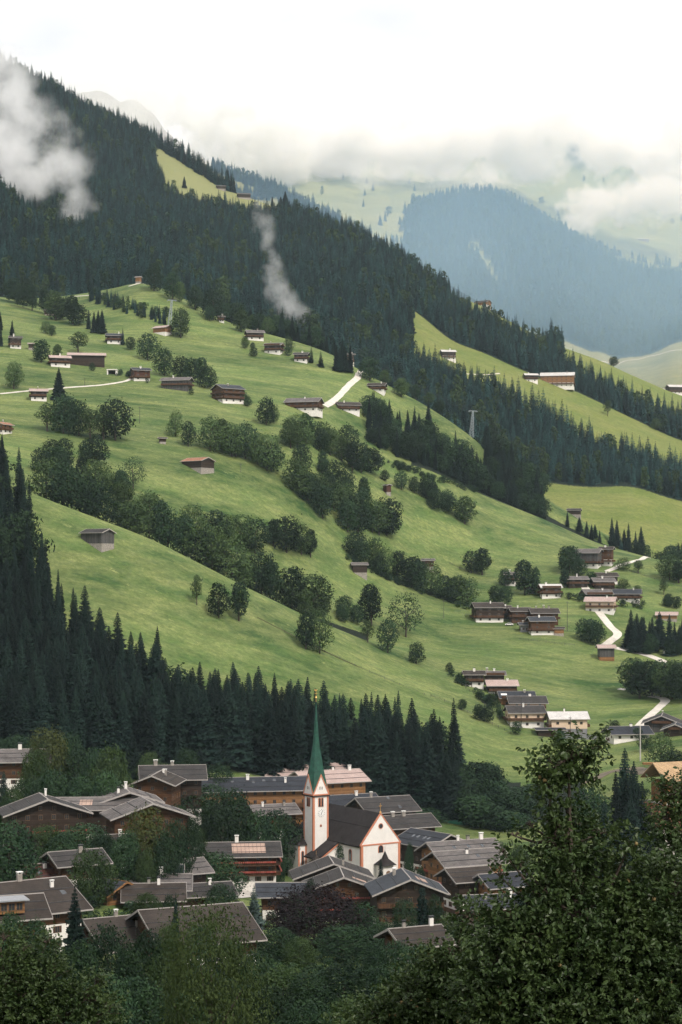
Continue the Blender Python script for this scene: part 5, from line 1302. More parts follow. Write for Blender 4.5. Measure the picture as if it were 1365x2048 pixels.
fence([(570,1265),(620,1290),(680,1318),(740,1345),(800,1370),(850,1390)], 'thin pasture fence across the near meadow below the tight pair of trees', 6, 1.0, 1)
m = MB(); q = T1.at(1150, 1478, 4); m.box(-8, 9, -.1, .1, -.5, 1.6)
for k in range(9): m.box(-8+2.1*k, -7.9+2.1*k, -.16, -.103, -.5, 1.75)
o = m.build('garden_wall', M['grey_wall'], None, q, R(-4)); tag(o, 'blue-grey panel fence in front of the cream house with whitish roof', 'fence')
def pole(px, py, hpx, label, r=.16, arms=True, mat='wood_grey', group=None):
    q = T1.at(px, py, 4); h = hpx*K*q.y; m = MB(); m.tube([(0,0,-.5),(0,0,h)], [r, r*.7], 7)
    e = empty('utility_pole', q, random.uniform(-.4, .4)); tag(e, label, 'pole', group); m.build('shaft', M[mat], e)
    if arms: a = MB(); a.box(-.7, .7, -.06, .06, h-.7, h-.58); [a.tube([(s, 0, h-.58), (s, 0, h-.35)], .06, 5) for s in (-.6, 0, .6)]; a.build('crossarm', M['iron'], e)
for a in ((888,1236,36,'wooden pole alone on the meadow above the spreading tree'),(1135,1262,60,'tall pole rising beside the lower hamlet'),(1043,1456,62,'twin-lamped pole in front of the cream-fronted chalet'),
          (1141,1485,52,'thin pole before the cream house with whitish roof'),(944,1374,30,'short pole at the gable of the uppermost row house'),(482,945,18,'thin pole right of the orange-roofed barn'),
          (280,845,32,'thin pole standing right of the tree row at the farm meadow'),(170,772,16,'short pole beside the narrow lane nearer the pink barn house'),(172+0,640,8,'stub pole at the upper wood'),(172+173,770,14,'short pole by the wide light-roofed barn'),
          (790,757,22,'pole against the forest past the road head'),(1050,1240,22,'short pole among the lower hamlet roofs')):
    pole(*a)
pole(1281, 1522, 70, 'tall grey concrete pole at the foot of the big meadow', .28, True, 'concrete')
def pylon(px, py, hpx, lean, label):
    q = T1.at(px, py, 4); h = hpx*K*q.y; e = empty('cable_car_pylon', q, R(20)); tag(e, label, 'pylon'); t = math.tan(lean)*h
    m = MB()
    for sx, sy in ((-1,-1),(1,-1),(1,1),(-1,1)): m.tube([(sx*1.3,sy*1.3,-.5),(sx*.4+t,sy*.4,h)], .17, 5)
    n = 9
    for k in range(n):
        f0, f1 = k/n, (k+1)/n; w0, w1 = 1.3-.9*f0, 1.3-.9*f1
        for a, b_ in (((-1,-1),(1,-1)),((1,-1),(1,1)),((1,1),(-1,1)),((-1,1),(-1,-1))):
            m.tube([(a[0]*w0+t*f0,a[1]*w0,h*f0),(b_[0]*w1+t*f1,b_[1]*w1,h*f1)], .07, 4)
    m.build('mast', M['steel'], e)
    m = MB(); m.box(t-3.2, t+3.2, -.25, .25, h-.2, h+.2)
    for s in (-1, 1): m.box(t+s*3-.15, t+s*3+.15, -1.6, 1.6, h-.7, h-.25)
    m.build('crossbeam', M['steel'], e); return q+Vector((t, 0, h-.7))
a1 = pylon(943, 864, 52, .07, 'grey cable car pylon leaning uphill on the upper meadow tip')
a2 = pylon(338, 662, 62, .10, 'grey cable car pylon behind the small pink-roofed hut')
m = MB(); b1 = P(700, 690, 1420); b2 = P(1090, 905, 1330)
for s in (-2.6, 2.6):
    for a, b_ in ((b1, a1), (a1, b2)):
        m.tube([a.lerp(b_, i/10)+Vector((s, 0, -4*math.sin(math.pi*i/10))) for i in range(11)], .06, 4)
o = m.build('cable', M['iron']); tag(o, 'thin cable car cables running over the meadow tip to the pylon', 'cable')
# building site at the village edge, lumber, sign
q = P(1345, 1600, 515); g = T1.h(q.x, q.y); e = empty('building_site', (q.x, q.y, g), R(24)); tag(e, 'half-built house with raw board roof and salmon block walls', 'house')
top = P(1345, 1520, 515).z-g; f = top/3.4
m = MB(); m.box(-7.5, 8, -5, 5, -3, f*.9); m.build('wall', M['concrete'], e)
m = MB(); m.box(-8.6, 8.6, -6.2, 5.2, f*.9, f*.9+.28); m.box(-6.2, 8.3, -5.8, 5.1, f*1.95, f*1.95+.28); m.build('floor_slab', M['concrete'], e)
m = MB()
for x in (-7.8, -4.2, -.5, 3.2, 7): m.box(x, x+.7, -5, -4.4, f*.9+.283, f*1.94)
m.box(-7.8, 8, 3.5, 4, f*.9+.283, f*1.94); m.build('block_wall', M['brick'], e)
m = MB(); m.box(-4, 8, -3.6, 4.4, f*1.95+.283, f*2.7); m.build('timber_wall', M['wood_orange'], e)
m = MB(); m.prism([(-6, f*2.75), (0, f*3.3), (6, f*2.75), (6, f*2.75+.3), (0, f*3.3+.35), (-6, f*2.75+.3)], -6.5, 10); m.build('roof', M['roof_raw'], e)
for x in (-2.5, .5, 3.5): window(e, x, -3.61, f*2.1, 0, 1.3, 1.3)
m = MB()
for i in range(5):
    for j in range(3): m.box(-3.5, 3.5, -.9+.36*i, -.62+.36*i, .02+.25*j, .22+.25*j)
q = T1.at(1305, 1530, 5); o = m.build('lumber_stack', M['wood_orange'], None, q+Vector((0,0,.2)), .1); tag(o, 'stack of yellow-orange boards beside the concrete pole', 'lumber')
q = T1.at(1335, 1312, 4); e = empty('road_sign', q); tag(e, 'white board sign on posts beside the wooded road bend', 'sign'); m = MB(); m.box(-1.8, 1.8, -.05, .05, 1.2, 2.9); m.build('board', M['white'], e)
for s in (-1.2, 1.2): m = MB(); m.tube([(s, .1, -.3), (s, .1, 1.6)], .06, 5); m.build('post', M['steel'], e)
# greenhouse tunnel and garden at the field edge
m = MB(); m.prism([(1.4*math.cos(math.pi*k/8), 1.4*math.sin(math.pi*k/8)) for k in range(9)], -5, 5); q = T1.at(918, 1648, 6)
o = m.build('garden_tunnel', simple('green_net', (.05,.20,.13), .7, .2, .5), None, q, .05); tag(o, 'green net tunnel over garden beds at the wood edge', 'garden tunnel')
# cars
def car(px, py, D, rz, paint, label):
    q = P(px, py, D); g = T1.h(q.x, q.y); e = empty('parked_car', (q.x, q.y, g), rz); tag(e, label, 'car')
    m = MB(); m.prism([(-2.1,.35),(2.1,.35),(2.15,.8),(1.3,.95),(.8,1.42),(-1.0,1.45),(-1.7,.98),(-2.15,.9)], -.85, .85); m.build('body', M[paint], e)
    m = MB(); m.prism([(1.22,.97),(.78,1.36),(-.98,1.39),(-1.6,1.0)], -.87, .87); m.build('side_window', M['glass'], e)
    for x in (-.8, .8):
        for y in (-1.35, 1.35): m = MB(); m.tube([(x-.1,y,.33),(x+.1,y,.33)], .33, 12); m.build('wheel', M['iron'], e)
car(372,1658,405,R(60),'white','white car parked beside the flowered broad gable')
car(60,1562,495,R(80),'steel','silver car parked before the white and timber chalet')
q1 = T1.at(1019,1251,4)
car(1019,1251,q1.y,R(85),'white','light car parked under the first hamlet chalet')
# awnings and people-free terrace on the street
q = P(856, 1735, 462); g = T1.h(q.x, q.y); e = empty('parasol', (q.x, q.y, g)); tag(e, 'salmon parasol on the terrace of the flowered chalet', 'parasol')
m = MB(); m.tube([(0,0,0),(0,0,2.6)], .05, 5); m.build('pole', M['iron'], e)
m = MB(); m.tube([(0,0,2.2),(0,0,2.9)], [1.9,.05], 8); m.build('canopy', M['brick'], e)
# a dormer for the log house at the edge
q = P(30, 1795, 281); e = None
for o in list(scene.objects):
    if o.get('label', '').startswith('log house with a windowed dormer'): e = o
if e:
    inv = Matrix.LocRotScale(e.location, e.rotation_euler, None).inverted(); l = inv @ P(24, 1812, 283)
    m = MB(); m.box(l.x-2, l.x+2, l.y-.0, l.y+3, l.z-1.2, l.z+.75); d = m.build('dormer', M['wood_orange'], e)
    m = MB(); m.box(l.x-2.6, l.x+2.6, l.y-.7, l.y+3.6, l.z+.753, l.z+.95); m.build('dormer_roof', M['zinc'], d)
    for k in (-1.2, 0, 1.2): window(d, l.x+k, l.y-.015, l.z-.75, 0, 1.0, 1.2)
# ------------------------------------------------------------------ village trees, foreground fruit trees
def vt(px, pyt, D, wpx, kind, label, group=None, hmax=30, hmin=3):
    c = P(px, pyt, D); g = T1.h(c.x, c.y); h = c.z-g; w = wpx*K*D
    h = max(hmin, h); z = c.z-h
    if h > hmax: z = c.z-hmax; h = hmax; z = g if z < g else z
    if z > g+.3: h += z-g; z = g
    return tree(kind, (c.x, c.y, z-.1), h, w, label, group)
VG = 'leafy garden trees of the village'
VT = [
 (385,1640,418,50,'broad_near'),(350,1640,408,60,'broad_near'),
 (20,1830,262,70,'broad_near'),(70,1840,262,60,'broad_near'),(400,1850,300,70,'broad_near'),(340,1850,285,60,'light_near'),(460,1880,300,70,'broad_near'),(440,1770,400,70,'broad_near'),(590,1790,395,50,'broad_near'),(620,1760,415,26,'broad_near'),
 (30,1472,556,90,'broad_near'),(95,1462,505,80,'yellow_near'),(140,1466,540,62,'broad_near'),(160,1500,505,100,'broad_near'),(75,1500,470,60,'light_near'),
 (190,1505,480,66,'broad_near'),(222,1494,476,66,'light_near'),(105,1545,455,84,'broad_near'),(62,1560,450,60,'broad_near'),(165,1560,455,80,'broad_near'),(215,1548,450,80,'broad_near'),
 (8,1540,452,46,'spruce'),(28,1575,440,50,'light_near'),(265,1462,565,44,'spruce'),(400,1490,575,42,'spruce'),(235,1530,500,60,'broad_near'),
 (40,1660,392,70,'beech'),(18,1645,372,120,'broad_near'),(95,1652,402,76,'light_near'),(130,1662,400,80,'broad_near'),(170,1648,404,90,'broad_near'),(205,1668,396,66,'broad_near'),
 (292,1622,398,84,'yellow_near'),(255,1668,392,70,'broad_near'),(330,1668,394,60,'broad_near'),(185,1700,372,80,'light_near'),
 (292,1700,390,44,'light_near'),(392,1648,438,44,'birch'),(425,1708,428,110,'broad_near'),(352,1560,505,70,'light_near'),(385,1588,498,90,'broad_near'),
 (420,1570,520,80,'broad_near'),(472,1584,505,84,'broad_near'),(445,1610,490,80,'broad_near'),(518,1622,500,66,'broad_near'),(555,1620,505,76,'broad_near'),(590,1640,510,46,'broad_near'),
 (355,1610,470,50,'broad_near'),(330,1530,540,46,'broad_near'),(440,1530,560,60,'broad_near'),(370,1500,560,60,'broad_near'),(300,1505,560,50,'light_near'),
 (508,1768,402,52,'blue_spruce'),(295,1786,362,56,'light_near'),(340,1790,356,34,'broad_near'),
 (722,1806,372,84,'broad_near'),(690,1850,352,110,'broad_near'),(765,1850,356,70,'broad_near'),(762,1716,452,32,'spruce'),(845,1772,392,36,'column'),(680,1690,470,20,'broad_near'),
 (870,1790,392,36,'broad_near'),(810,1800,385,50,'broad_near'),(905,1830,372,60,'light_near'),(780,1870,330,70,'broad_near'),
 (150,1768,250,96,'big_spruce'),(352,1782,300,24,'spruce'),(90,1865,232,90,'broad_near'),(215,1852,262,96,'broad_near'),(295,1868,252,84,'broad_near'),(255,1900,240,80,'broad_near'),
 (160,1890,226,100,'broad_near'),(40,1888,215,90,'light_near'),(330,1915,225,80,'light_near'),(510,1905,262,96,'broad_near'),(480,1960,215,110,'broad_near'),(565,1930,255,100,'light_near'),
 (620,1945,250,100,'broad_near'),(545,1980,205,110,'broad_near'),(690,1925,255,110,'broad_near'),(760,1930,262,90,'broad_near'),(620,2000,200,120,'broad_near'),(700,1990,205,110,'light_near'),
 (280,1960,200,120,'broad_near'),(210,1950,196,110,'broad_near'),(360,1990,180,120,'broad_near'),(560,1855,345,70,'broad_near'),(600,1875,335,60,'light_near'),
 (820,1880,330,70,'broad_near'),(800,1885,285,80,'broad_near'),(850,1890,290,90,'broad_near'),(755,1890,300,80,'broad_near'),(890,1860,330,60,'broad_near'),(870,1880,320,70,'broad_near'),(20,1600,430,50,'broad_near'),(1010,1850,330,100,'broad_near'),(1060,1780,380,80,'broad_near'),
 (840,1735,470,24,'broad_near'),(820,1690,500,20,'broad_near'),(1040,1690,520,40,'light_near'),(560,1700,478,20,'broad_near'),
 (1290,1470,690,26,'broad_near'),(1322,1468,690,54,'light_near'),(1352,1500,640,50,'light_near'),(1030,1380,745,14,'broad_near'),(985,1385,745,22,'broad_near'),
 (1120,1462,738,24,'broad_near'),(1033,1442,735,22,'broad_near'),(925,1398,760,18,'light'),(958,1408,750,26,'light'),(975,1412,745,26,'light'),
 (1230,1440,720,20,'light'),(1275,1455,700,20,'broad_near'),
]
for i, (px, py, D, w_, kd) in enumerate(VT):
    lab = {'beech':'dark purple-leaved tree beside the broad dark gable at the village edge','birch':'slim upright birch at the end of the long log chalet',
           'column':'near-black columnar cypress beside the pale-collector chalet','blue_spruce':'blue-grey conifer beside the plain slate-blue roof','big_spruce':'dark spreading spruce standing before the grey-brown village roofs'}.get(kd)
    if kd == 'spruce': lab = ['small dark spruce standing among leafy village trees','thin spruce at the wood edge above the village roofs','pointed spruce behind the village roofs at the wood edge','small spruce right before the church porch','slim dark spruce beside the very large brown roof'][[8,265,400,762,352].index(px)]
    gr = None
    if lab is None:
        if py < 1500 and px > 900: lab, gr = 'small garden tree beside the houses at the foot of the big meadow', 'garden trees of the row houses'
        elif kd == 'yellow_near': lab = 'yellowing round tree at the wood edge beside the pale-roofed chalet' if px < 200 else 'yellowing broad tree in front of the gable with flowered balconies'
        elif (px, py) == (425, 1708): lab = 'big round deep green tree in front of the long log chalet'
        elif kd == 'light_near': lab, gr = 'lighter green leafy tree among the village gardens', 'lighter leafy trees of the village'
        else: lab, gr = 'dark green leafy tree among the village gardens and roofs', VG
    if py < 1500 and px > 900:
        q = T1.at(px, py+w_*1.25, 4); tree('mid' if 'near' in kd else kd, q, w_*1.25*K*q.y, w_*K*q.y, lab, gr); continue
    vt(px, py, D, w_, kd, lab, gr)
vt(640,1778,372,196,'beech','huge dark purple beech in the middle of the lower village')
vt(422,1818,132,200,'larch','tall feathery larch-like tree rising in front of the very large brown roof', hmax=26)
# gully wood behind the little field
G = 'leafy wood behind the small field'
for i in range(62):
    px = 745+370*(i+random.random())/62*1.0; top = np.interp(px, [740,790,850,900,950,1000,1050,1120], [1560,1520,1530,1515,1500,1530,1560,1590])
    u = random.random(); D = 612+52*u; py = top+(1-u)*85+random.uniform(-8, 22)
    vt(px, py, D, random.uniform(52, 84), random.choice(['broad','broad','broad','tall']) , 'dark leafy tree in the low wood behind the small field', G, 24, 6)
for px, py, D, w_ in ((1250,1494,520,60),(1268,1520,515,50),(1232,1540,512,48),(1285,1560,505,50),(1210,1600,500,56),(1262,1590,500,60),(1300,1610,500,50)):
    vt(px, py, D, w_*1.15, 'spruce', 'dark spruce in the tight clump behind the apple tree top', 'spruce clump at the field end', 32)
for px, py in ((1175,1570),(1200,1590),(1160,1600),(1230,1640),(1180,1640),(1300,1660),(1340,1680)):
    vt(px, py, 560, 60, 'broad', 'dark leafy tree in the low wood behind the small field', G, 20)
# low growth under the trees: hedges and shrubs nobody would count
p = []; 
for _ in range(2600):
    px, py = random.uniform(-60, 1420), random.uniform(1500, 2300); q = T1.at(px, py, 2.6)
    if q.y > 585: continue
    if noise.noise((q.x*.05, q.y*.05, 2)) < -.02 and q.y > 300: continue
    if 800 < px < 1100 and 1640 < py < 1770: continue
    if 740 < px < 960 and 1700 < py < 1900: continue
    if 560 < px < 830 and 1690 < py < 1800: continue
    p.append(tuple(q))
p = spaced(p, 3.0); n = len(p); h = 2.0+2.2*rng.random(n)
wood('shrubbery', p, h, rng.integers(5, 8, n), h*1.5, 'low hedges and shrubs filling the village gardens', 'shrubs')
for name, G_, n in (('crest_shrubs', [(745,918),(960,985)], 60), ('lane_shrubs', [(1060,1188),(1160,1200),(1290,1215)], 30), ('hedge_shrubs', [(700,1118),(800,1170),(940,1215)], 60), ('farm_shrubs', [(230,745),(270,756),(480,812)], 12), ('row_shrubs', [(905,1350),(960,1392),(1010,1440)], 26)):
    a = np.array(G_, float); pp = []
    for i in range(n):
        u = random.random()*(len(a)-1); k = int(u); c = a[k]*(1-(u-k))+a[k+1]*(u-k); pp.append(tuple(T1.at(c[0]+random.uniform(-8, 8), c[1]+random.uniform(-4, 5), 4)))
    h = 2+2.5*rng.random(n); wood(name, pp, h, rng.integers(5, 8, n), h*1.4, {'crest_shrubs':'dark shrubs along the second crest','lane_shrubs':'shrubs around the upper hamlet','hedge_shrubs':'undergrowth of the hedge line to the lower hamlet','farm_shrubs':'shrubs among the upper farms','row_shrubs':'garden shrubs along the downhill row'}[name], 'shrubs')

def fruit_tree(name, label, base_px, D, blobs, nleaf, size, apples, mat='apple_leaf', r=None):
    r = r or np.random.default_rng(5)
    s = K*D; b0 = P(base_px, 0, D); g = T1.h(b0.x, D); base = Vector((b0.x, D, g))
    e = empty(name, base); tag(e, label, 'apple tree')
    B_ = [(P(px, py, D+dd)-base, rp*s) for px, py, rp, dd in blobs]
    m = MB(); trunk_top = Vector((B_[0][0].x*.25, 0, B_[0][0].z*.45))
    m.tube([(0,0,-.4),(0.03,0,trunk_top.z*.5),trunk_top], [.17,.13,.11], 9)
    hi = max(B_, key=lambda q: q[0].z)[0]; big = [q for q in B_ if q[1] > .18]; hi = max(big, key=lambda q: q[0].z)[0]
    spine = [trunk_top.lerp(hi, f)+Vector((.10*math.sin(f*5), 0, 0)) for f in (0, .25, .5, .75, 1)]
    m.tube(spine, [.10, .075, .05, .03, .015], 7)
    for c, rad in B_:
        st_ = min(spine, key=lambda p_: abs(p_.z-(c.z-.5*(abs(c.x-p_.x)+.3))))
        midp = st_.lerp(c, .5)+Vector((random.uniform(-.15, .15), random.uniform(-.1, .1), -.12))
        q_ = min(1, rad/.5); m.tube([st_, midp, c, c+(c-midp).normalized()*rad*.6], [.035+.03*q_, .022+.02*q_, .010+.008*q_, .004], 6)
        for k in range(10):
            d = Vector(r.normal(size=3)).normalized()*rad*.95; d.z = abs(d.z)*.9-.1*rad
            m.tube([c+d*.1, c+d*.55+Vector((0,0,.03)), c+d], [.012, .008, .003], 4)
    m.build('trunk', M['bark'], e)
    wts = np.array([rad**2.15 for c, rad in B_]); wts /= wts.sum()
    ntw = nleaf//9; k = r.choice(len(B_), ntw, p=wts)
    cen = np.array([tuple(c) for c, _ in B_])[k]; rad = np.array([q for _, q in B_])[k]
    d = r.normal(size=(ntw, 3)); d /= np.linalg.norm(d, axis=1)[:, None]
    # a twig starts anywhere in the lump, most near its skin, and points out and up
    C0 = cen+d*(rad*(r.random(ntw)**.45)*(1.0+.22*r.normal(size=ntw)*(r.random(ntw) < .5)))[:, None]
    dirn = d+np.array([0, 0, .5])+.5*r.normal(size=d.shape); dirn /= np.linalg.norm(dirn, axis=1)[:, None]
    Q = []
    for i in range(9):
        f = (i/9)*size*7.0
        c = C0+dirn*f; a = r.normal(size=c.shape)
        ax = np.cross(dirn, a); ax /= np.linalg.norm(ax, axis=1)[:, None]
        ld = dirn*.5+ax+np.array([0, 0, -.25])*r.random(len(c))[:, None]; ld /= np.linalg.norm(ld, axis=1)[:, None]
        up = np.array([0, 0, 1.0])+.75*r.normal(size=c.shape); sd = np.cross(ld, up); sd /= np.linalg.norm(sd, axis=1)[:, None]
        nm = np.cross(sd, ld); L = size*(.65+.6*r.random(len(c)))[:, None]*2
        p0 = c; tip = c+ld*L-nm*L*.12; w1 = sd*L*.30
        for sg in (-1, 1):
            Q.append(np.stack([p0, c+ld*L*.30+sg*w1+nm*L*.08, c+ld*L*.68+sg*w1*.8+nm*L*.05, tip], 1) if sg > 0 else np.stack([tip, c+ld*L*.68+sg*w1*.8+nm*L*.05, c+ld*L*.30+sg*w1+nm*L*.08, p0], 1))
    Q = np.concatenate(Q, 0)
    link(bpy.data.objects.new('crown', quads_mesh('fruit_leaves', Q, M[mat])), e)
    am = MB(); rings = [(0,.005),(.55,.03),(.95,.30),(1.0,.55),(.8,.85),(.35,.97),(0,.9)]
    am.tube([(0,0,-.034+z*.064) for q, z in rings], [max(.001, q*.033) for q, z in rings], 10)
    ame = am.mesh('apple', M['apple']); ame.polygons.foreach_set('use_smooth', [True]*len(ame.polygons))
    for i in range(apples):
        j = r.choice(len(B_), p=wts); c, rad_ = B_[j]; dd = Vector(r.normal(size=3)).normalized(); dd.y = -abs(dd.y)*1.0
        sub('apple', ame, e, c+dd.normalized()*rad_*(.9+.15*r.random()), 0, (1, 1, 1))
    return e
fruit_tree('apple_tree', 'big apple tree with ripening fruit and a thin leader shoot rising above its crown', 1150, 28,
  [(1120,1700,46,0),(1115,1640,22,0),(1130,1610,16,.1),(1112,1535,42,0),(1158,1548,32,.2),(1150,1505,26,0),(1192,1500,17,0),(1215,1482,9,0),(1100,1575,30,0),(1062,1652,15,0),(1030,1672,13,-.1),(1006,1704,12,0),(1000,1752,17,0),(1040,1730,14,0),(1150,1650,20,.3),(1200,1668,26,.3),(1255,1700,28,.4),(1100,1775,42,0),
   (1170,1765,64,.4),(1260,1795,70,.5),(1340,1790,70,.6),(1020,1840,44,-.2),(1120,1870,95,0),(1230,1900,110,.3),(1335,1920,100,.3),(1000,1930,75,-.3),(1080,1990,100,-.2),(1190,2030,120,0),(1310,2050,120,.2),(960,2010,60,-.3),(1040,2080,100,-.3)],
  56000, .043, 30)
fruit_tree('apple_tree', 'lower apple tree with pale fruit, its crown before the purple beech', 840, 32,
  [(900,1985,60,0),(905,1905,26,0),(938,1830,30,.2),(960,1862,24,.2),(880,1945,50,0),(820,2000,56,0),(765,2035,44,0),(850,2050,80,0),(930,2050,80,0),(925,1940,46,0),(700,2075,50,0)],
  18000, .040, 26, r=np.random.default_rng(8))
fruit_tree('apple_tree', 'leafy fruit tree rising at the picture edge beyond the big apple tree', 1380, 34,
  [(1365,1700,60,0),(1335,1640,34,0),(1352,1600,26,0),(1322,1575,14,0),(1318,1660,24,0),(1372,1580,30,0),(1390,1800,100,0)],
  9500, .040, 10, r=np.random.default_rng(9))
fruit_tree('pear_tree', 'sunlit leafy pear tree low before the log house with the dormer', 60, 38,
  [(60,1985,70,0),(45,1905,30,0),(95,1885,18,0),(8,1880,24,0),(20,1945,46,0),(110,1955,40,0),(170,2000,44,0),(210,2030,36,0),(130,2040,66,0),(20,2040,80,0),(195,1965,14,0)],
  15000, .040, 0, 'apple_leaf', r=np.random.default_rng(10))
# ------------------------------------------------------------------ air, cloud, light, camera
def volmat(name, color, dens, aniso=.0):
    m = bpy.data.materials.new(name); nt, out = nodes_of(m)
    v = N(nt, 'ShaderNodeVolumePrincipled'); v.inputs['Color'].default_value = tuple(color)+(1,)
    v.inputs['Density'].default_value = dens; v.inputs['Anisotropy'].default_value = aniso
    nt.links.new(v.outputs[0], out.inputs['Volume']); return m, nt, v
hz, _, hv = volmat('hazy_air', (.70, .87, 1.0), 3.0e-5); hv.inputs['Absorption Color'].default_value = (1, 1, 1, 1)
b = MB(); b.box(-9500, 9500, -3500, 11500, -153, 2300)
hazeo = b.build('haze', hz); tag(hazeo, 'pale blue haze filling the valley air', 'haze', kind='stuff')
def cloud(name, label, blobs, dens, nscale, lo=.45, hi=.75, warp=.5, color=(1, 1, 1), gain=2.0):
    """blobs: (px, py, D, rx_px, ry_px, depth_m, tilt_deg): soft lumps with ragged noise edges, one closed volume"""
    cs = []
    for px, py, D, rx, ry, dz, tl in blobs:
        c = P(px, py, D); cs.append((c, rx*K*D, dz, ry*K*D, R(tl)))
    lo_ = Vector((min(c.x-max(a, z) for c, a, d, z, t in cs), min(c.y-d for c, a, d, z, t in cs), min(c.z-max(a, z) for c, a, d, z, t in cs)))
    hi_ = Vector((max(c.x+max(a, z) for c, a, d, z, t in cs), max(c.y+d for c, a, d, z, t in cs), max(c.z+max(a, z) for c, a, d, z, t in cs)))
    org = (lo_+hi_)/2
    b = MB(); s = (hi_-lo_)/2; b.box(-s.x, s.x, -s.y, s.y, -s.z, s.z)
    m, nt, v = volmat(name+'_vapour', color, 0, .2); v.inputs['Absorption Color'].default_value = (1, 1, 1, 1)
    tc = N(nt, 'ShaderNodeTexCoord').outputs['Object']
    nz = N(nt, 'ShaderNodeTexNoise'); nz.inputs['Scale'].default_value = nscale; nz.inputs['Detail'].default_value = 6; nz.inputs['Roughness'].default_value = .62
    nt.links.new(tc, nz.inputs['Vector'])
    nz2 = N(nt, 'ShaderNodeTexNoise'); nz2.inputs['Scale'].default_value = nscale*.5; nz2.inputs['Detail'].default_value = 6; nz2.inputs['Roughness'].default_value = .68
    nt.links.new(tc, nz2.inputs['Vector'])
    tot = None
    for c, a, d, z, t in cs:
        mp = N(nt, 'ShaderNodeMapping', vector_type='TEXTURE'); mp.inputs['Location'].default_value = c-org
        mp.inputs['Rotation'].default_value = (0, -t, 0); mp.inputs['Scale'].default_value = (a, d, z); nt.links.new(tc, mp.inputs['Vector'])
        wv = N(nt, 'ShaderNodeVectorMath', operation='ADD'); nt.links.new(mp.outputs[0], wv.inputs[0])
        sb = N(nt, 'ShaderNodeVectorMath', operation='SUBTRACT'); nt.links.new(nz2.outputs['Color'], sb.inputs[0]); sb.inputs[1].default_value = (.5, .5, .5)
        sc = N(nt, 'ShaderNodeVectorMath', operation='SCALE'); nt.links.new(sb.outputs[0], sc.inputs[0]); sc.inputs['Scale'].default_value = warp*2
        nt.links.new(sc.outputs[0], wv.inputs[1])
        ln = N(nt, 'ShaderNodeVectorMath', operation='LENGTH'); nt.links.new(wv.outputs[0], ln.inputs[0])
        f = mth(nt, 'SUBTRACT', 1, ln.outputs['Value'], clamp=True)
        tot = f if tot is None else mth(nt, 'MAXIMUM', tot, f)
    soft = ramp(nt, tot, 0, .7)
    e = mth(nt, 'ADD', mth(nt, 'MULTIPLY_ADD', nz.outputs['Fac'], gain, .5-.5*gain), mth(nt, 'MULTIPLY', mth(nt, 'SUBTRACT', soft, .6), .5))
    dn = N(nt, 'ShaderNodeMapRange'); dn.inputs[1].default_value = lo; dn.inputs[2].default_value = hi; nt.links.new(e, dn.inputs[0])
    edge = ramp(nt, tot, 0, .12)
    dd = mth(nt, 'MULTIPLY', mth(nt, 'MULTIPLY', dn.outputs[0], dens), edge)
    nt.links.new(dd, v.inputs['Density'])
    o = b.build(name, m, loc=org); tag(o, label, 'cloud', kind='stuff'); return o
EXTRA_CLOUDS = True
if EXTRA_CLOUDS:
    cloud('cloud', 'large ragged white cloud drifting over the spruce slope on the upper forest edge',
      [(0,160,2250,120,80,110,10),(25,230,2150,120,95,110,20),(80,295,2120,115,85,90,30),(10,310,2080,100,80,90,0),(120,355,2100,90,64,70,40),(160,410,2080,60,40,50,45),(60,370,2060,80,50,60,20)], .034, .021, .43, 1.05, 1.15, gain=2.6)
    cloud('mist_wisp', 'narrow upright wisp of mist rising before the dark spruce slope',
      [(530,448,1640,26,46,16,0),(538,490,1640,24,60,16,6),(550,535,1640,26,64,18,8),(562,575,1640,30,62,20,10),(576,605,1640,36,50,22,12),(590,625,1640,40,36,24,30)], .034, .075, .36, 1.0, 1.1)
    cloud('cloud_bank', 'torn white cloud lying along the ridge of the far mountain',
      [(500,290,5100,170,110,300,-10),(690,290,5300,190,60,300,0),(880,300,5300,220,62,300,0),(1060,300,5200,140,56,300,0),(1110,250,5200,90,50,250,0),(1250,290,5200,100,60,250,0),(1360,320,5100,120,80,300,0)], .046, .0085, .38, 1.0, 1.05, gain=3.2)
    cloud('cloud_bank', 'bright ragged puff of cloud below the dark far summit',
      [(1195,405,4950,75,50,160,0),(1300,400,4950,120,52,160,0),(1165,440,4900,50,36,120,0)], .036, .011, .34, 1.0, .95, gain=3.0)
    cloud('cloud_bank', 'pale cloud veiling the rock summits behind the wooded ridge',
      [(140,160,5600,170,70,300,15),(280,230,5600,150,70,300,20),(400,300,5300,120,60,250,15)], .0065, .006, .25, .9, .7)
    cloud('cloud_bank', 'thin cloud shreds halfway up the far mountain flank',
      [(780,345,4800,150,34,150,0),(960,365,4800,160,34,150,-5)], .010, .012, .42, 1.0, 1.0)
    cloud('valley_mist', 'thin blue mist filling the far valley between the two mountains',
      [(1150,560,3480,1300,520,700,0)], .0007, .002, .05, .5, .12, (.42, .70, 1.0))

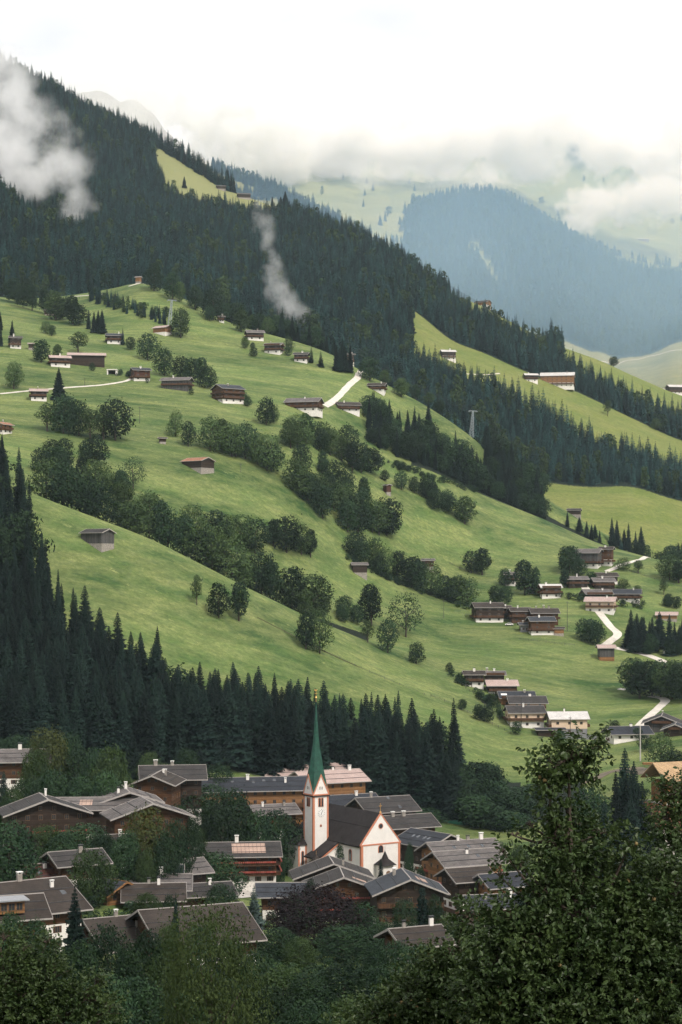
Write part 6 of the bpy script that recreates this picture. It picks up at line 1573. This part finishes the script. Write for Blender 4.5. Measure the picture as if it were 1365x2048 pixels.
w = bpy.data.worlds.new("World"); scene.world = w; w.use_nodes = True; nt = w.node_tree; nt.nodes.clear()
SUN_D = Vector((.38, -.55, .74)).normalized()
el = math.asin(SUN_D.z); az = math.atan2(SUN_D.x, SUN_D.y)
sky = nt.nodes.new('ShaderNodeTexSky'); sky.sky_type = 'NISHITA'; sky.sun_disc = False; sky.sun_elevation = el; sky.sun_rotation = az
sk = N(nt, 'ShaderNodeVectorMath', operation='SCALE'); sk.inputs['Scale'].default_value = .10; nt.links.new(sky.outputs[0], sk.inputs[0])
tc = N(nt, 'ShaderNodeTexCoord').outputs['Generated']
mp = N(nt, 'ShaderNodeMapping'); mp.inputs['Scale'].default_value = (1, 1, 2.5); nt.links.new(tc, mp.inputs['Vector'])
f = ramp(nt, noi(nt, mp.outputs[0], 5.5, 6, .55), .3, .62)
cl = mixc(nt, ramp(nt, noi(nt, mp.outputs[0], 9, 6, .6), .35, .7), (1.00, .995, 1.01), (1.10, 1.08, 1.08))
c = mixc(nt, mth(nt, 'ADD', mth(nt, 'MULTIPLY', f, .35), .65), sk.outputs[0], cl)
bg = nt.nodes.new('ShaderNodeBackground'); nt.links.new(c, bg.inputs[0]); bg.inputs[1].default_value = 1.0
wo = nt.nodes.new('ShaderNodeOutputWorld'); nt.links.new(bg.outputs[0], wo.inputs[0])
sd = bpy.data.lights.new('sun', 'SUN'); sd.energy = 3.0; sd.angle = R(10); sd.color = (1, .95, .86)
so = link(bpy.data.objects.new('sun', sd)); so.rotation_euler = SUN_D.to_track_quat('Z', 'Y').to_euler()

cd = bpy.data.cameras.new('camera'); cam = link(bpy.data.objects.new('camera', cd))
cam.location = (0, 0, 0); cam.rotation_euler = (R(90), 0, 0)
cd.sensor_fit = 'VERTICAL'; cd.sensor_height = 36; cd.sensor_width = 24
cd.lens = 36/(2048*K); cd.shift_y = (HZ-1024)/2048
cd.clip_start = .5; cd.clip_end = 30000
scene.camera = cam
vs = scene.view_settings; vs.view_transform = 'Standard'; vs.look = 'None'; vs.exposure = .30; vs.gamma = 1
cy = scene.cycles; cy.use_denoising = True; cy.max_bounces = 11; cy.diffuse_bounces = 2; cy.glossy_bounces = 2; cy.transparent_max_bounces = 6
cy.volume_bounces = 9; cy.volume_step_rate = .55; cy.volume_max_steps = 64; cy.use_adaptive_sampling = True; cy.adaptive_threshold = .03; cy.adaptive_min_samples = 16; cy.caustics_reflective = False; cy.caustics_refractive = False
cy.sample_clamp_indirect = 4
try: cy.denoiser = 'OPENIMAGEDENOISE'
except Exception: pass
finish_trees()
print('trees', NT)
